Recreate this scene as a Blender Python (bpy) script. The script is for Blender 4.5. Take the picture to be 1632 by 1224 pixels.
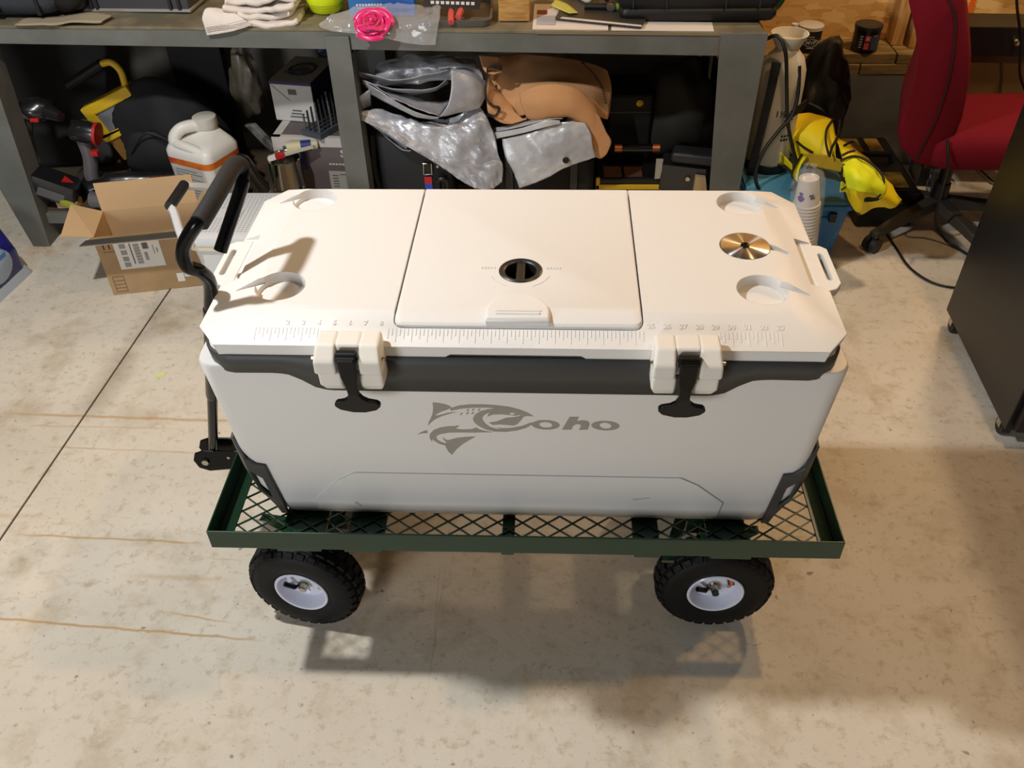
import bpy, bmesh, math, random
from mathutils import Vector, Matrix, noise as mnoise
from mathutils.geometry import tessellate_polygon

for o in list(bpy.data.objects):
    bpy.data.objects.remove(o, do_unlink=True)
S = bpy.context.scene
COL = S.collection
PI = math.pi
rnd = random.Random(11)

# ------------------------------------------------------------------ camera, world, lights, exposure
cd = bpy.data.cameras.new('camera')
cam = bpy.data.objects.new('camera', cd)
COL.objects.link(cam)
S.camera = cam
F_PX, PITCH, ROLL, YAW = 1393.86, 0.7105, -0.0248, 0.0540
cd.sensor_fit = 'HORIZONTAL'
cd.sensor_width = 36.0
cd.lens = 36.0 * F_PX / 1632.0
cd.clip_start = 0.02
cd.clip_end = 60
cy, sy, cp, sp, cr, sr = (math.cos(YAW), math.sin(YAW), math.cos(PITCH), math.sin(PITCH), math.cos(ROLL), math.sin(ROLL))
Rz = Matrix(((cy, sy, 0), (-sy, cy, 0), (0, 0, 1)))
Bm = Matrix(((1, 0, 0), (0, -sp, -cp), (0, cp, -sp)))
Rr = Matrix(((cr, -sr, 0), (sr, cr, 0), (0, 0, 1)))
Rw = Rr @ Bm @ Rz
right, down, fwd = Rw[0], Rw[1], Rw[2]
cm = Matrix((right, -down, -fwd)).transposed().to_4x4()
cm.translation = Vector((0.048, -1.0713, 1.7416))
cam.matrix_world = cm

W = bpy.data.worlds.new('world')
S.world = W
W.use_nodes = True
bg = W.node_tree.nodes['Background']
bg.inputs[0].default_value = (1.0, 0.96, 0.92, 1)
bg.inputs[1].default_value = 0.055

def light(name, kind, loc, energy, color, size=0.1, target=None, size_y=None):
    l = bpy.data.lights.new(name, kind)
    l.energy = energy
    l.color = color
    if kind == 'AREA':
        l.size = size
        if size_y:
            l.shape = 'RECTANGLE'
            l.size_y = size_y
    else:
        l.shadow_soft_size = size
    o = bpy.data.objects.new(name, l)
    COL.objects.link(o)
    o.location = loc
    if target:
        o.rotation_euler = (Vector(target) - Vector(loc)).to_track_quat('-Z', 'Y').to_euler()
    return o
# ceiling lamp to the left, higher warm lamp to the right, soft fill added behind the viewer
light('ceiling_lamp_left', 'POINT', (-1.27, 0.18, 2.55), 160, (1.0, 0.995, 0.985), 0.055)
light('ceiling_lamp_right', 'POINT', (1.30, 0.18, 3.50), 86, (1.0, 0.62, 0.29), 0.055)
light('corner_fill', 'POINT', (1.60, 1.85, 2.25), 58, (1.0, 0.74, 0.46), 0.06)  # added warm fill, placed to brighten the dim back right corner
light('front_fill', 'AREA', (-1.9, -3.2, 1.25), 56, (0.96, 0.975, 1.0), 1.0, (0.0, 0.3, 0.5))  # added area fill that lifts the front faces, no actual fixture

vs = S.view_settings
vs.view_transform = 'Standard'
vs.look = 'None'
vs.gamma = 1.0
vs.use_curve_mapping = False
vs.exposure = 0.0

# ------------------------------------------------------------------ materials
def lin(c):
    out = []
    for v in c:
        v = v / 255.0
        out.append(v / 12.92 if v <= 0.04045 else ((v + 0.055) / 1.055) ** 2.4)
    return (out[0], out[1], out[2], 1.0)

MATS = {}
def mat(name, rgb, rough=0.5, metal=0.0, bump=0.0, bscale=200.0, rgb2=None, vscale=6.0, vmin=0.4, vmax=0.6,
        edge=0.0, trans=0.0, alpha=1.0, sheen=0.0, coat=0.0, spec=None, aniso=0.0, stretch=None, detail=4.0):
    if name in MATS:
        return MATS[name]
    m = bpy.data.materials.new(name)
    m.use_nodes = True
    nt = m.node_tree
    b = nt.nodes['Principled BSDF']
    b.inputs['Base Color'].default_value = lin(rgb)
    b.inputs['Roughness'].default_value = rough
    b.inputs['Metallic'].default_value = metal
    if trans: b.inputs['Transmission Weight'].default_value = trans
    if alpha < 1: b.inputs['Alpha'].default_value = alpha
    if sheen: b.inputs['Sheen Weight'].default_value = sheen
    if coat:
        b.inputs['Coat Weight'].default_value = coat
        b.inputs['Coat Roughness'].default_value = 0.08
    if spec is not None: b.inputs['Specular IOR Level'].default_value = spec
    if aniso:
        b.inputs['Anisotropic'].default_value = aniso
        t = nt.nodes.new('ShaderNodeTangent')
        t.direction_type = 'RADIAL'
        t.axis = 'Z'
        b.inputs['Anisotropic Rotation'].default_value = 0.25
        nt.links.new(t.outputs[0], b.inputs['Tangent'])
    tc = nt.nodes.new('ShaderNodeTexCoord')
    vec = tc.outputs['Object']
    if stretch:
        mp = nt.nodes.new('ShaderNodeMapping')
        mp.inputs['Scale'].default_value = stretch
        nt.links.new(vec, mp.inputs[0])
        vec = mp.outputs[0]
    if rgb2:
        n = nt.nodes.new('ShaderNodeTexNoise')
        n.inputs['Scale'].default_value = vscale
        n.inputs['Detail'].default_value = detail
        r = nt.nodes.new('ShaderNodeValToRGB')
        r.color_ramp.elements[0].position = vmin
        r.color_ramp.elements[0].color = lin(rgb)
        r.color_ramp.elements[1].position = vmax
        r.color_ramp.elements[1].color = lin(rgb2)
        nt.links.new(vec, n.inputs['Vector'])
        nt.links.new(n.outputs[0], r.inputs[0])
        nt.links.new(r.outputs[0], b.inputs['Base Color'])
    nrm = None
    if edge:
        bv = nt.nodes.new('ShaderNodeBevel')
        bv.samples = 4
        bv.inputs['Radius'].default_value = edge
        nrm = bv.outputs[0]
    if bump:
        n2 = nt.nodes.new('ShaderNodeTexNoise')
        n2.inputs['Scale'].default_value = bscale
        n2.inputs['Detail'].default_value = 3
        bp = nt.nodes.new('ShaderNodeBump')
        bp.inputs['Strength'].default_value = bump
        bp.inputs['Distance'].default_value = 0.002
        nt.links.new(vec, n2.inputs['Vector'])
        nt.links.new(n2.outputs[0], bp.inputs['Height'])
        if nrm: nt.links.new(nrm, bp.inputs['Normal'])
        nrm = bp.outputs[0]
    if nrm:
        nt.links.new(nrm, b.inputs['Normal'])
    MATS[name] = m
    return m

# ------------------------------------------------------------------ mesh builder
class MB:
    def __init__(s):
        s.v = []
        s.f = []
    def add(s, vs, fs, M=None):
        o = len(s.v)
        for p in vs:
            p = Vector(p)
            if M is not None: p = M @ p
            s.v.append(p)
        for f in fs:
            s.f.append([i + o for i in f])
        return s
    def box(s, x0, x1, y0, y1, z0, z1, M=None):
        return s.add([(x0, y0, z0), (x1, y0, z0), (x1, y1, z0), (x0, y1, z0), (x0, y0, z1), (x1, y0, z1), (x1, y1, z1), (x0, y1, z1)],
                     [(0, 3, 2, 1), (4, 5, 6, 7), (0, 1, 5, 4), (1, 2, 6, 5), (2, 3, 7, 6), (3, 0, 4, 7)], M)
    def hexa(s, lo, hi, M=None):          # eight free corners: lower four and upper four
        return s.add(list(lo) + list(hi), [(0, 3, 2, 1), (4, 5, 6, 7), (0, 1, 5, 4), (1, 2, 6, 5), (2, 3, 7, 6), (3, 0, 4, 7)], M)
    def loft(s, rings, cap0=True, cap1=True, closed=True, M=None):
        n = len(rings[0])
        vs = [p for r in rings for p in r]
        fs = []
        for i in range(len(rings) - 1):
            for j in range(n if closed else n - 1):
                k = (j + 1) % n
                fs.append((i * n + j, i * n + k, (i + 1) * n + k, (i + 1) * n + j))
        if cap0: fs.append(tuple(reversed(range(n))))
        if cap1: fs.append(tuple(range((len(rings) - 1) * n, len(rings) * n)))
        return s.add(vs, fs, M)
    def prism(s, poly, a, b, axis='z', M=None):   # poly in the two other axes, extruded from a to b
        def P(u, w, t):
            return {'z': (u, w, t), 'y': (u, t, w), 'x': (t, u, w)}[axis]
        n = len(poly)
        vs = [P(u, w, a) for u, w in poly] + [P(u, w, b) for u, w in poly]
        tri = tessellate_polygon([[Vector((u, w, 0)) for u, w in poly]])
        fs = [tuple(t) for t in tri] + [tuple(i + n for i in reversed(t)) for t in tri]
        for j in range(n):
            k = (j + 1) % n
            fs.append((j, k, n + k, n + j))
        return s.add(vs, fs, M)
    def tube(s, path, r, n=10, M=None, closed=False, caps=True):
        P = [Vector(p) for p in path]
        m = len(P)
        R = r if isinstance(r, (list, tuple)) else [r] * m
        rings = []
        up = None
        for i in range(m):
            if closed:
                t = (P[(i + 1) % m] - P[i - 1]).normalized()
            else:
                t = (P[min(i + 1, m - 1)] - P[max(i - 1, 0)]).normalized()
            if up is None:
                up = t.orthogonal().normalized()
            up = (up - t * up.dot(t)).normalized()
            sd = t.cross(up)
            rings.append([P[i] + (up * math.cos(2 * PI * k / n) + sd * math.sin(2 * PI * k / n)) * R[i] for k in range(n)])
        if closed:
            rings.append(rings[0])
        return s.loft(rings, caps and not closed, caps and not closed, True, M)
    def lathe(s, prof, n=24, M=None, a0=0.0, a1=2 * PI):   # profile (r, z) revolved about z
        full = abs(a1 - a0 - 2 * PI) < 1e-6
        k = n if full else n + 1
        rings = []
        for r, z in prof:
            rings.append([(r * math.cos(a0 + (a1 - a0) * i / n), r * math.sin(a0 + (a1 - a0) * i / n), z) for i in range(k)])
        return s.loft(rings, prof[0][0] > 1e-5 and full, prof[-1][0] > 1e-5 and full, full, M)
    def grid(s, fn, nu, nv, M=None):
        vs = [fn(i / nu, j / nv) for j in range(nv + 1) for i in range(nu + 1)]
        fs = [(j * (nu + 1) + i, j * (nu + 1) + i + 1, (j + 1) * (nu + 1) + i + 1, (j + 1) * (nu + 1) + i) for j in range(nv) for i in range(nu)]
        return s.add(vs, fs, M)
    def mesh(s, name):
        me = bpy.data.meshes.new(name)
        me.from_pydata([tuple(p) for p in s.v], [], s.f)
        bm = bmesh.new()
        bm.from_mesh(me)
        bmesh.ops.remove_doubles(bm, verts=bm.verts, dist=1e-6)
        bmesh.ops.recalc_face_normals(bm, faces=bm.faces)
        bm.to_mesh(me)
        bm.free()
        return me

def obj(name, mb, m, parent=None, smooth=35, bevel=0.0, seg=2, solid=0.0, sub=0, loc=None, rot=None, label=None, offset=0):
    me = mb if isinstance(mb, bpy.types.Mesh) else mb.mesh(name)
    o = bpy.data.objects.new(name, me)
    COL.objects.link(o)
    if m is not None and not me.materials: me.materials.append(m)
    if smooth:
        me.polygons.foreach_set('use_smooth', [True] * len(me.polygons))
        me.set_sharp_from_angle(angle=math.radians(smooth))
    if solid:
        md = o.modifiers.new('solid', 'SOLIDIFY'); md.thickness = solid; md.offset = offset
    if sub:
        md = o.modifiers.new('sub', 'SUBSURF'); md.levels = sub; md.render_levels = sub
    if bevel:
        md = o.modifiers.new('bevel', 'BEVEL'); md.width = bevel; md.segments = seg; md.limit_method = 'ANGLE'; md.angle_limit = math.radians(30)
        md.harden_normals = False
    if parent is not None: o.parent = parent
    if loc is not None: o.location = loc
    if rot is not None: o.rotation_euler = rot
    if label: o['label'] = label
    return o

def tag(o, label, cat, group=None):
    o['label'] = label
    o['category'] = cat
    if group: o['group'] = group
    return o

def thing(name, label, cat, loc=(0, 0, 0), rz=0.0, group=None, rot=None):
    o = bpy.data.objects.new(name, None)
    COL.objects.link(o)
    o.empty_display_size = 0.05
    o.location = loc
    o.rotation_euler = rot if rot else (0, 0, rz)
    return tag(o, label, cat, group)

def struct(name, mb, m, **k):
    o = obj(name, mb, m, **k)
    if o.parent is None: o['kind'] = 'structure'
    return o

def copy_tree(o, parent=None):
    c = o.copy()
    COL.objects.link(c)
    if parent is not None: c.parent = parent
    for ch in list(o.children): copy_tree(ch, c)
    return c

def T(x, y, z): return Matrix.Translation((x, y, z))
def RX(a): return Matrix.Rotation(a, 4, 'X')
def RY(a): return Matrix.Rotation(a, 4, 'Y')
def RZ(a): return Matrix.Rotation(a, 4, 'Z')
D = math.radians

def cr1(p0, p1, p2, p3, t):
    return 0.5 * ((2 * p1) + (p2 - p0) * t + (2 * p0 - 5 * p1 + 4 * p2 - p3) * t * t + (3 * p1 - p0 - 3 * p2 + p3) * t ** 3)

def spline(pts, k=6):
    P = [Vector(p) for p in pts]
    out = []
    for i in range(len(P) - 1):
        a, b, c, d = P[max(i - 1, 0)], P[i], P[i + 1], P[min(i + 2, len(P) - 1)]
        for j in range(k):
            out.append(cr1(a, b, c, d, j / k))
    out.append(P[-1])
    return out

def sheet(rows, nu, nv, amp=0.0, scale=20.0, seed=0.0, amp2=0.0, scale2=60.0, M=None):
    """cloth: a grid of control points, smoothly interpolated, crumpled along its normal"""
    mb = MB()
    R = [[Vector(p) for p in r] for r in rows]
    def along(L, t):
        n = len(L) - 1
        x = min(t * n, n - 1e-6)
        i = int(x)
        return cr1(L[max(i - 1, 0)], L[i], L[i + 1], L[min(i + 2, n)], x - i)
    def P(u, v):
        return along([along(r, u) for r in R], v)
    def f(u, v):
        p = P(u, v)
        if amp or amp2:
            e = 0.01
            du = P(min(u + e, 1), v) - P(max(u - e, 0), v)
            dv = P(u, min(v + e, 1)) - P(u, max(v - e, 0))
            n = du.cross(dv)
            if n.length > 1e-9:
                n.normalize()
                q = p * scale + Vector((seed, seed * 1.7, seed * 0.3))
                a = amp * mnoise.noise(q)
                if amp2:
                    q2 = p * scale2 + Vector((seed, 0, 0))
                    a += amp2 * (1.0 - 2.0 * abs(mnoise.noise(q2)))
                p = p + n * a
        return p
    return mb.grid(f, nu, nv, M)

def text_mb(body, size, M, extrude=0.0004, mb=None, bold=0.0, shear=0.0, align='CENTER'):
    c = bpy.data.curves.new('txt', 'FONT')
    c.body = body
    c.size = size
    c.extrude = extrude
    c.offset = bold
    c.shear = shear
    c.align_x = align
    c.align_y = 'CENTER'
    c.resolution_u = 2
    o = bpy.data.objects.new('txt', c)
    COL.objects.link(o)
    dg = bpy.context.evaluated_depsgraph_get()
    me = o.evaluated_get(dg).to_mesh()
    mb = mb or MB()
    mb.add([v.co.copy() for v in me.vertices], [tuple(p.vertices) for p in me.polygons], M)
    o.evaluated_get(dg).to_mesh_clear()
    bpy.data.objects.remove(o, do_unlink=True)
    bpy.data.curves.remove(c)
    return mb

def boolean(me, cutters, name):
    """subtract the cutters (MB) from a mesh and return the result"""
    o = bpy.data.objects.new('base', me)
    COL.objects.link(o)
    tmp = []
    for c in cutters:
        co = bpy.data.objects.new('cut', c.mesh('cut'))
        COL.objects.link(co)
        md = o.modifiers.new('b', 'BOOLEAN')
        md.operation = 'DIFFERENCE'
        md.solver = 'EXACT'
        md.object = co
        tmp.append(co)
    dg = bpy.context.evaluated_depsgraph_get()
    r = bpy.data.meshes.new_from_object(o.evaluated_get(dg))
    r.name = name
    bpy.data.objects.remove(o, do_unlink=True)
    for c in tmp: bpy.data.objects.remove(c, do_unlink=True)
    return r

def arrow_rect(x0, x1, z0, z1, y, t=0.0004):
    return MB().box(x0, x1, y - t, y, z0, z1)

# ------------------------------------------------------------------ floor and back wall
def floor_material():
    m = bpy.data.materials.new('stained_concrete')
    m.use_nodes = True
    nt = m.node_tree
    N, L = nt.nodes, nt.links
    b = N['Principled BSDF']
    tc = N.new('ShaderNodeTexCoord')
    sep = N.new('ShaderNodeSeparateXYZ')
    L.new(tc.outputs['Object'], sep.inputs[0])
    def noise(scale, detail=4, rough=0.55, src=None):
        n = N.new('ShaderNodeTexNoise')
        n.inputs['Scale'].default_value = scale
        n.inputs['Detail'].default_value = detail
        n.inputs['Roughness'].default_value = rough
        L.new(src or tc.outputs['Object'], n.inputs['Vector'])
        return n.outputs[0]
    def ramp(f, p0, p1, c0=(0, 0, 0, 1), c1=(1, 1, 1, 1)):
        r = N.new('ShaderNodeValToRGB')
        r.color_ramp.elements[0].position = p0
        r.color_ramp.elements[1].position = p1
        r.color_ramp.elements[0].color = c0
        r.color_ramp.elements[1].color = c1
        L.new(f, r.inputs[0])
        return r.outputs[0]
    def mix(fac, a, bcol, mult=1.0):
        x = N.new('ShaderNodeMix')
        x.data_type = 'RGBA'
        if mult != 1.0:
            mm = N.new('ShaderNodeMath'); mm.operation = 'MULTIPLY'; mm.inputs[1].default_value = mult
            L.new(fac, mm.inputs[0]); fac = mm.outputs[0]
        L.new(fac, x.inputs[0])
        for s, c in ((6, a), (7, bcol)):
            if isinstance(c, tuple): x.inputs[s].default_value = c
            else: L.new(c, x.inputs[s])
        return x.outputs[2]
    def M2(op, a, c=None, clamp=False):
        x = N.new('ShaderNodeMath'); x.operation = op; x.use_clamp = clamp
        for i, q in enumerate((a, c)):
            if q is None: continue
            if isinstance(q, (int, float)): x.inputs[i].default_value = q
            else: L.new(q, x.inputs[i])
        return x.outputs[0]
    col = mix(ramp(noise(1.7, 5), 0.36, 0.66), lin((208, 199, 182)), lin((222, 214, 198)))
    col = mix(ramp(noise(5.5, 6, 0.65), 0.52, 0.68), col, lin((182, 165, 137)), 0.6)
    col = mix(ramp(noise(13, 6, 0.7), 0.60, 0.72), col, lin((160, 140, 112)), 0.55)
    mp = N.new('ShaderNodeMapping'); mp.inputs['Scale'].default_value = (1.0, 2.6, 1.0); mp.inputs['Rotation'].default_value = (0, 0, 0.5)
    L.new(tc.outputs['Object'], mp.inputs[0])
    col = mix(ramp(noise(9, 6, 0.7, mp.outputs[0]), 0.60, 0.75), col, lin((172, 154, 126)), 0.6)
    col = mix(ramp(noise(34, 5, 0.7), 0.54, 0.68), col, lin((174, 156, 126)), 0.55)
    col = mix(ramp(noise(60, 3, 0.6), 0.66, 0.73), col, lin((126, 110, 88)), 0.55)
    col = mix(ramp(noise(24, 2), 0.72, 0.76), col, lin((88, 76, 62)), 0.6)
    v = N.new('ShaderNodeTexVoronoi'); v.inputs['Scale'].default_value = 26
    L.new(tc.outputs['Object'], v.inputs['Vector'])
    col = mix(ramp(v.outputs['Distance'], 0.02, 0.05, (1, 1, 1, 1), (0, 0, 0, 1)), col, lin((90, 78, 64)), 0.4)
    # long rust marks left by steel bars: (x0, y0, x1, y1, half width, strength)
    wob = M2('MULTIPLY', M2('SUBTRACT', noise(14, 3), 0.5), 0.012)
    for x0, y0, x1, y1, w, st in ((-1.5, .10, -.59, .040, .005, .95), (-1.335, .336, -.80, .317, .005, .85), (-.87, .276, -.68, .266, .004, .55),
                                  (-.876, .115, -.666, .082, .004, .8), (-1.586, .791, -.75, .766, .009, .75), (-1.56, .739, -1.006, .736, .005, .45),
                                  (-1.40, .655, -.90, .636, .005, .6), (-1.0, .215, -.7, .205, .012, .4), (-1.5, .40, -1.25, .395, .012, .4),
                                  (-.215, .30, -.203, -.0, .0015, .35), (-.198, .30, -.207, -.10, .0015, .35), (-1.275, 1.40, -1.325, .75, .07, .55)):
        Ln = math.hypot(x1 - x0, y1 - y0)
        ux, uy = (x1 - x0) / Ln, (y1 - y0) / Ln
        dx = M2('SUBTRACT', sep.outputs[0], x0)
        dy = M2('SUBTRACT', sep.outputs[1], y0)
        t = M2('ADD', M2('MULTIPLY', dx, ux), M2('MULTIPLY', dy, uy))
        d = M2('ABSOLUTE', M2('ADD', M2('SUBTRACT', M2('MULTIPLY', dx, -uy), M2('MULTIPLY', dy, -ux)), wob))
        a = M2('SUBTRACT', 1.0, M2('DIVIDE', d, w), True)
        e0 = M2('MULTIPLY', t, 12.0, True)
        e1 = M2('MULTIPLY', M2('SUBTRACT', Ln, t), 12.0, True)
        brk = ramp(noise(5, 3), 0.28, 0.46)
        f = M2('MULTIPLY', M2('MULTIPLY', M2('MULTIPLY', a, e0), e1), brk)
        col = mix(f, col, lin((150, 134, 112)) if w > .05 else lin((184, 146, 90)) if w > .002 else lin((96, 82, 66)), st)
    # dark round stains, (x, y, radius): grime and a rust ring at the bench foot
    for x, y, r, c, st in ((-1.86, 1.70, .10, (168, 128, 70), .7), (.05, .03, .05, (120, 100, 78), .25), (1.09, .30, .07, (118, 102, 84), .35), (-1.22, 1.25, .12, (140, 122, 98), .4), (-1.30, 1.02, .10, (140, 122, 98), .35)):
        dx = M2('SUBTRACT', sep.outputs[0], x); dy = M2('SUBTRACT', sep.outputs[1], y)
        d = M2('POWER', M2('ADD', M2('MULTIPLY', dx, dx), M2('MULTIPLY', dy, dy)), 0.5)
        f = M2('SUBTRACT', 1.0, M2('DIVIDE', d, r), True)
        f = M2('MULTIPLY', f, ramp(noise(16, 4), 0.40, 0.6))
        col = mix(f, col, lin(c), st)
    L.new(col, b.inputs['Base Color'])
    b.inputs['Roughness'].default_value = 0.62
    b.inputs['Specular IOR Level'].default_value = 0.3
    bp = N.new('ShaderNodeBump'); bp.inputs['Strength'].default_value = 0.25; bp.inputs['Distance'].default_value = 0.003
    L.new(noise(45, 6, 0.7), bp.inputs['Height'])
    L.new(bp.outputs[0], b.inputs['Normal'])
    return m

# the slab with a sawn control joint running away to the left of the wagon
def joint_x(y): return -1.3525 + (y - 0.317) * (0.060 / 1.092)
mb = MB()
Y0, Y1 = -4.0, 2.62
prof = [(-4.5, None), (-0.0035, 0), (-0.002, -0.008), (0.002, -0.008), (0.0035, 0), (4.5, None)]
def row(y):
    x = joint_x(y)
    return [(-4.5, y, 0), (x - .0035, y, 0), (x - .0025, y, -.008), (x + .0025, y, -.008), (x + .0035, y, 0), (4.5, y, 0)]
mb.loft([row(Y0), row(-1), row(.5), row(Y1)], False, False, False)
flo = struct('floor', mb, floor_material(), smooth=0)
jt = MB()
jt.hexa([(joint_x(Y0) - .003, Y0, -.0079), (joint_x(Y0) + .003, Y0, -.0079), (joint_x(2.4) + .003, 2.4, -.0079), (joint_x(2.4) - .003, 2.4, -.0079)],
        [(joint_x(Y0) - .003, Y0, -.0030), (joint_x(Y0) + .003, Y0, -.0030), (joint_x(2.4) + .003, 2.4, -.0030), (joint_x(2.4) - .003, 2.4, -.0030)])
obj('joint_dirt', jt, mat('joint_grime', (62, 52, 40), .9), flo, smooth=0)

conc = mat('wall_concrete', (126, 122, 114), .85, bump=.5, bscale=60, rgb2=(108, 103, 95), vscale=5)
struct('wall_back', MB().box(.70, 4.5, 2.40, 2.60, 0, 0.385).box(-4.5, .70, 2.42, 2.60, 0, .62), conc, smooth=0)
sill = mat('sill_timber', (150, 122, 70), .75, bump=.4, bscale=40, rgb2=(120, 96, 56), vscale=10, stretch=(1, 8, 8))
tmb = thing('sill_plate', 'unpainted timber sill plates lying on the low concrete wall under the cans', 'timber', (0, 2.49, .385))
for i, (x0, x1, z0, z1, y0) in enumerate(((.702, 1.262, 0, .040, -.088), (1.266, 4.5, 0, .040, -.092), (.702, 1.11, .041, .080, -.09), (1.114, 1.395, .041, .080, -.082), (1.40, 4.5, .041, .080, -.09))):
    obj('plank', MB().box(x0, x1, y0, .108, z0, z1), sill, tmb, smooth=0, bevel=.003)

def osb_material():
    m = bpy.data.materials.new('strand_board')
    m.use_nodes = True
    nt = m.node_tree
    N, L = nt.nodes, nt.links
    b = N['Principled BSDF']
    tc = N.new('ShaderNodeTexCoord')
    mp = N.new('ShaderNodeMapping'); mp.inputs['Scale'].default_value = (.8, 1.0, 2.6); mp.inputs['Rotation'].default_value = (0, .6, 0)
    L.new(tc.outputs['Object'], mp.inputs[0])
    nz = N.new('ShaderNodeTexNoise'); nz.inputs['Scale'].default_value = 14
    L.new(mp.outputs[0], nz.inputs['Vector'])
    ad = N.new('ShaderNodeMix'); ad.data_type = 'RGBA'; ad.inputs[0].default_value = 0.12
    L.new(mp.outputs[0], ad.inputs[6]); L.new(nz.outputs['Color'], ad.inputs[7])
    v = N.new('ShaderNodeTexVoronoi'); v.inputs['Scale'].default_value = 17
    L.new(ad.outputs[2], v.inputs['Vector'])
    sp_ = N.new('ShaderNodeSeparateColor'); L.new(v.outputs['Color'], sp_.inputs[0])
    r = N.new('ShaderNodeValToRGB')
    r.color_ramp.elements[0].position = 0.0; r.color_ramp.elements[0].color = lin((196, 146, 76))
    r.color_ramp.elements[1].position = 1.0; r.color_ramp.elements[1].color = lin((244, 204, 136))
    e = r.color_ramp.elements.new(0.5); e.color = lin((224, 176, 104))
    L.new(sp_.outputs[0], r.inputs[0])
    L.new(r.outputs[0], b.inputs['Base Color'])
    b.inputs['Roughness'].default_value = .7
    bp = N.new('ShaderNodeBump'); bp.inputs['Strength'].default_value = .4; bp.inputs['Distance'].default_value = .002
    L.new(sp_.outputs[1], bp.inputs['Height']); L.new(bp.outputs[0], b.inputs['Normal'])
    return m
osb = osb_material()
wood = mat('stud_timber', (196, 152, 88), .7, bump=.3, bscale=60, rgb2=(166, 120, 62), vscale=9, stretch=(8, 8, 1))
pan = struct('wall_back_upper', MB().box(-4.5, 4.5, 2.575, 2.60, .465, 2.8), osb, smooth=0)
tmb2 = thing('wall_stud', 'upright timber wall stud standing on the sill behind the red chair back', 'timber', (0, 2.54, .466))
obj('plank', MB().box(1.395, 1.44, -.045, .034, 0, 2.0, ), wood, tmb2, smooth=0, bevel=.002)
obj('plank', MB().box(1.455, 1.48, -.075, .034, 0, 2.0), wood, tmb2, smooth=0, bevel=.002)

# ------------------------------------------------------------------ workbench
def BZ(x): return 0.7905 - 0.0155 * x          # the bench top sags a little to the right
def BB(x): return 0.720 - 0.022 * x            # underside of its front beam
steel = mat('grey_paint', (108, 110, 106), .5, bump=.15, bscale=30, rgb2=(98, 100, 94), vscale=7, spec=.3)
topm = mat('worn_bench_top', (128, 118, 92), .75, bump=.3, bscale=25, rgb2=(96, 90, 72), vscale=8)
BY = 1.735
wb = thing('workbench', 'long grey painted steel workbench with cluttered top along the back wall', 'workbench', (-.6, 2.05, 0))
O = Matrix.Translation((.6, -2.05, 0))
XL, XR = -2.9, .717
obj('front_beam', MB().hexa([(XL, BY, BB(XL)), (XR, BY, BB(XR)), (XR, BY + .006, BB(XR)), (XL, BY + .006, BB(XL))],
                            [(XL, BY, BZ(XL) - .010), (XR, BY, BZ(XR) - .010), (XR, BY + .006, BZ(XR) - .010), (XL, BY + .006, BZ(XL) - .010)], O), steel, wb, smooth=0, bevel=.0015)
obj('bench_top', MB().hexa([(XL, BY - .002, BZ(XL) - .010), (XR - .005, BY - .002, BZ(XR) - .010), (XR - .005, 2.36, BZ(XR) - .010), (XL, 2.36, BZ(XL) - .010)],
                           [(XL, BY - .002, BZ(XL)), (XR - .005, BY - .002, BZ(XR)), (XR - .005, 2.36, BZ(XR)), (XL, 2.36, BZ(XL))], O), topm, wb, smooth=0, bevel=.002)
# rear ledger and side frames, seen in the dark underneath
obj('rear_beam', MB().box(XL, XR, 2.34, 2.36, .56, .775, O), mat('dark_ledger', (74, 52, 34), .8), wb, smooth=0)
# legs: folded plate, front face and return
obj('leg', MB().hexa([(-1.915, BY - .012, 0), (-1.850, BY - .012, 0), (-1.850, BY - .006, 0), (-1.915, BY - .006, 0)],
                     [(-2.02, BY - .004, .735), (-1.800, BY - .004, .735), (-1.800, BY + .002, .735), (-2.02, BY + .002, .735)], O)
    .hexa([(-1.856, BY - .010, 0), (-1.850, BY - .010, 0), (-1.850, BY + .09, 0), (-1.856, BY + .09, 0)],
          [(-1.806, BY, .735), (-1.800, BY, .735), (-1.800, BY + .09, .735), (-1.806, BY + .09, .735)], O), steel, wb, smooth=0, bevel=.001)
obj('leg', MB().box(-.672, -.594, BY - .010, BY - .0005, 0, .778, O).box(-.600, -.594, BY - .009, BY + .07, 0, .72, O), steel, wb, smooth=0, bevel=.0015)
obj('leg', MB().hexa([(.625, BY - .006, 0), (.709, BY - .006, 0), (.709, BY - .0005, 0), (.625, BY - .0005, 0)],
                     [(.574, BY - .006, .779), (.7225, BY - .006, .779), (.7225, BY - .0005, .779), (.574, BY - .0005, .779)], O)
    .hexa([(.703, BY, 0), (.709, BY, 0), (.709, BY + .12, 0), (.703, BY + .12, 0)],
          [(.716, BY, .768), (.7225, BY, .768), (.7225, BY + .5, .768), (.716, BY + .5, .768)], O), steel, wb, smooth=0, bevel=.001)
for x in (-1.86, -.63, .66):
    obj('leg', MB().box(x - .035, x + .035, 2.30, 2.337, 0, .775, O), steel, wb, smooth=0)
obj('side_panel', MB().box(.664, .676, BY + .035, 2.29, .14, .70, O), mat('rusty_brown', (78, 46, 24), .85, rgb2=(110, 66, 30), vscale=12), wb, smooth=0)
obj('lower_rail', MB().box(-1.85, .62, BY + .03, BY + .07, .075, .118, O), steel, wb, smooth=0, bevel=.002)
obj('lower_shelf', MB().box(-1.845, .63, BY + .05, 2.30, .1185, .128, O), mat('shelf_board', (84, 66, 46), .85, rgb2=(60, 48, 36), vscale=6), wb, smooth=0)
obj('seam', MB().box(-1.2295, -1.228, BY - .0006, BY + .0002, .752, .797, O).box(.5735, .5750, BY - .0072, BY - .0058, .703, .77, O), mat('rust_seam', (138, 92, 48), .8), wb, smooth=0, label='rusty weld seam')

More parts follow.
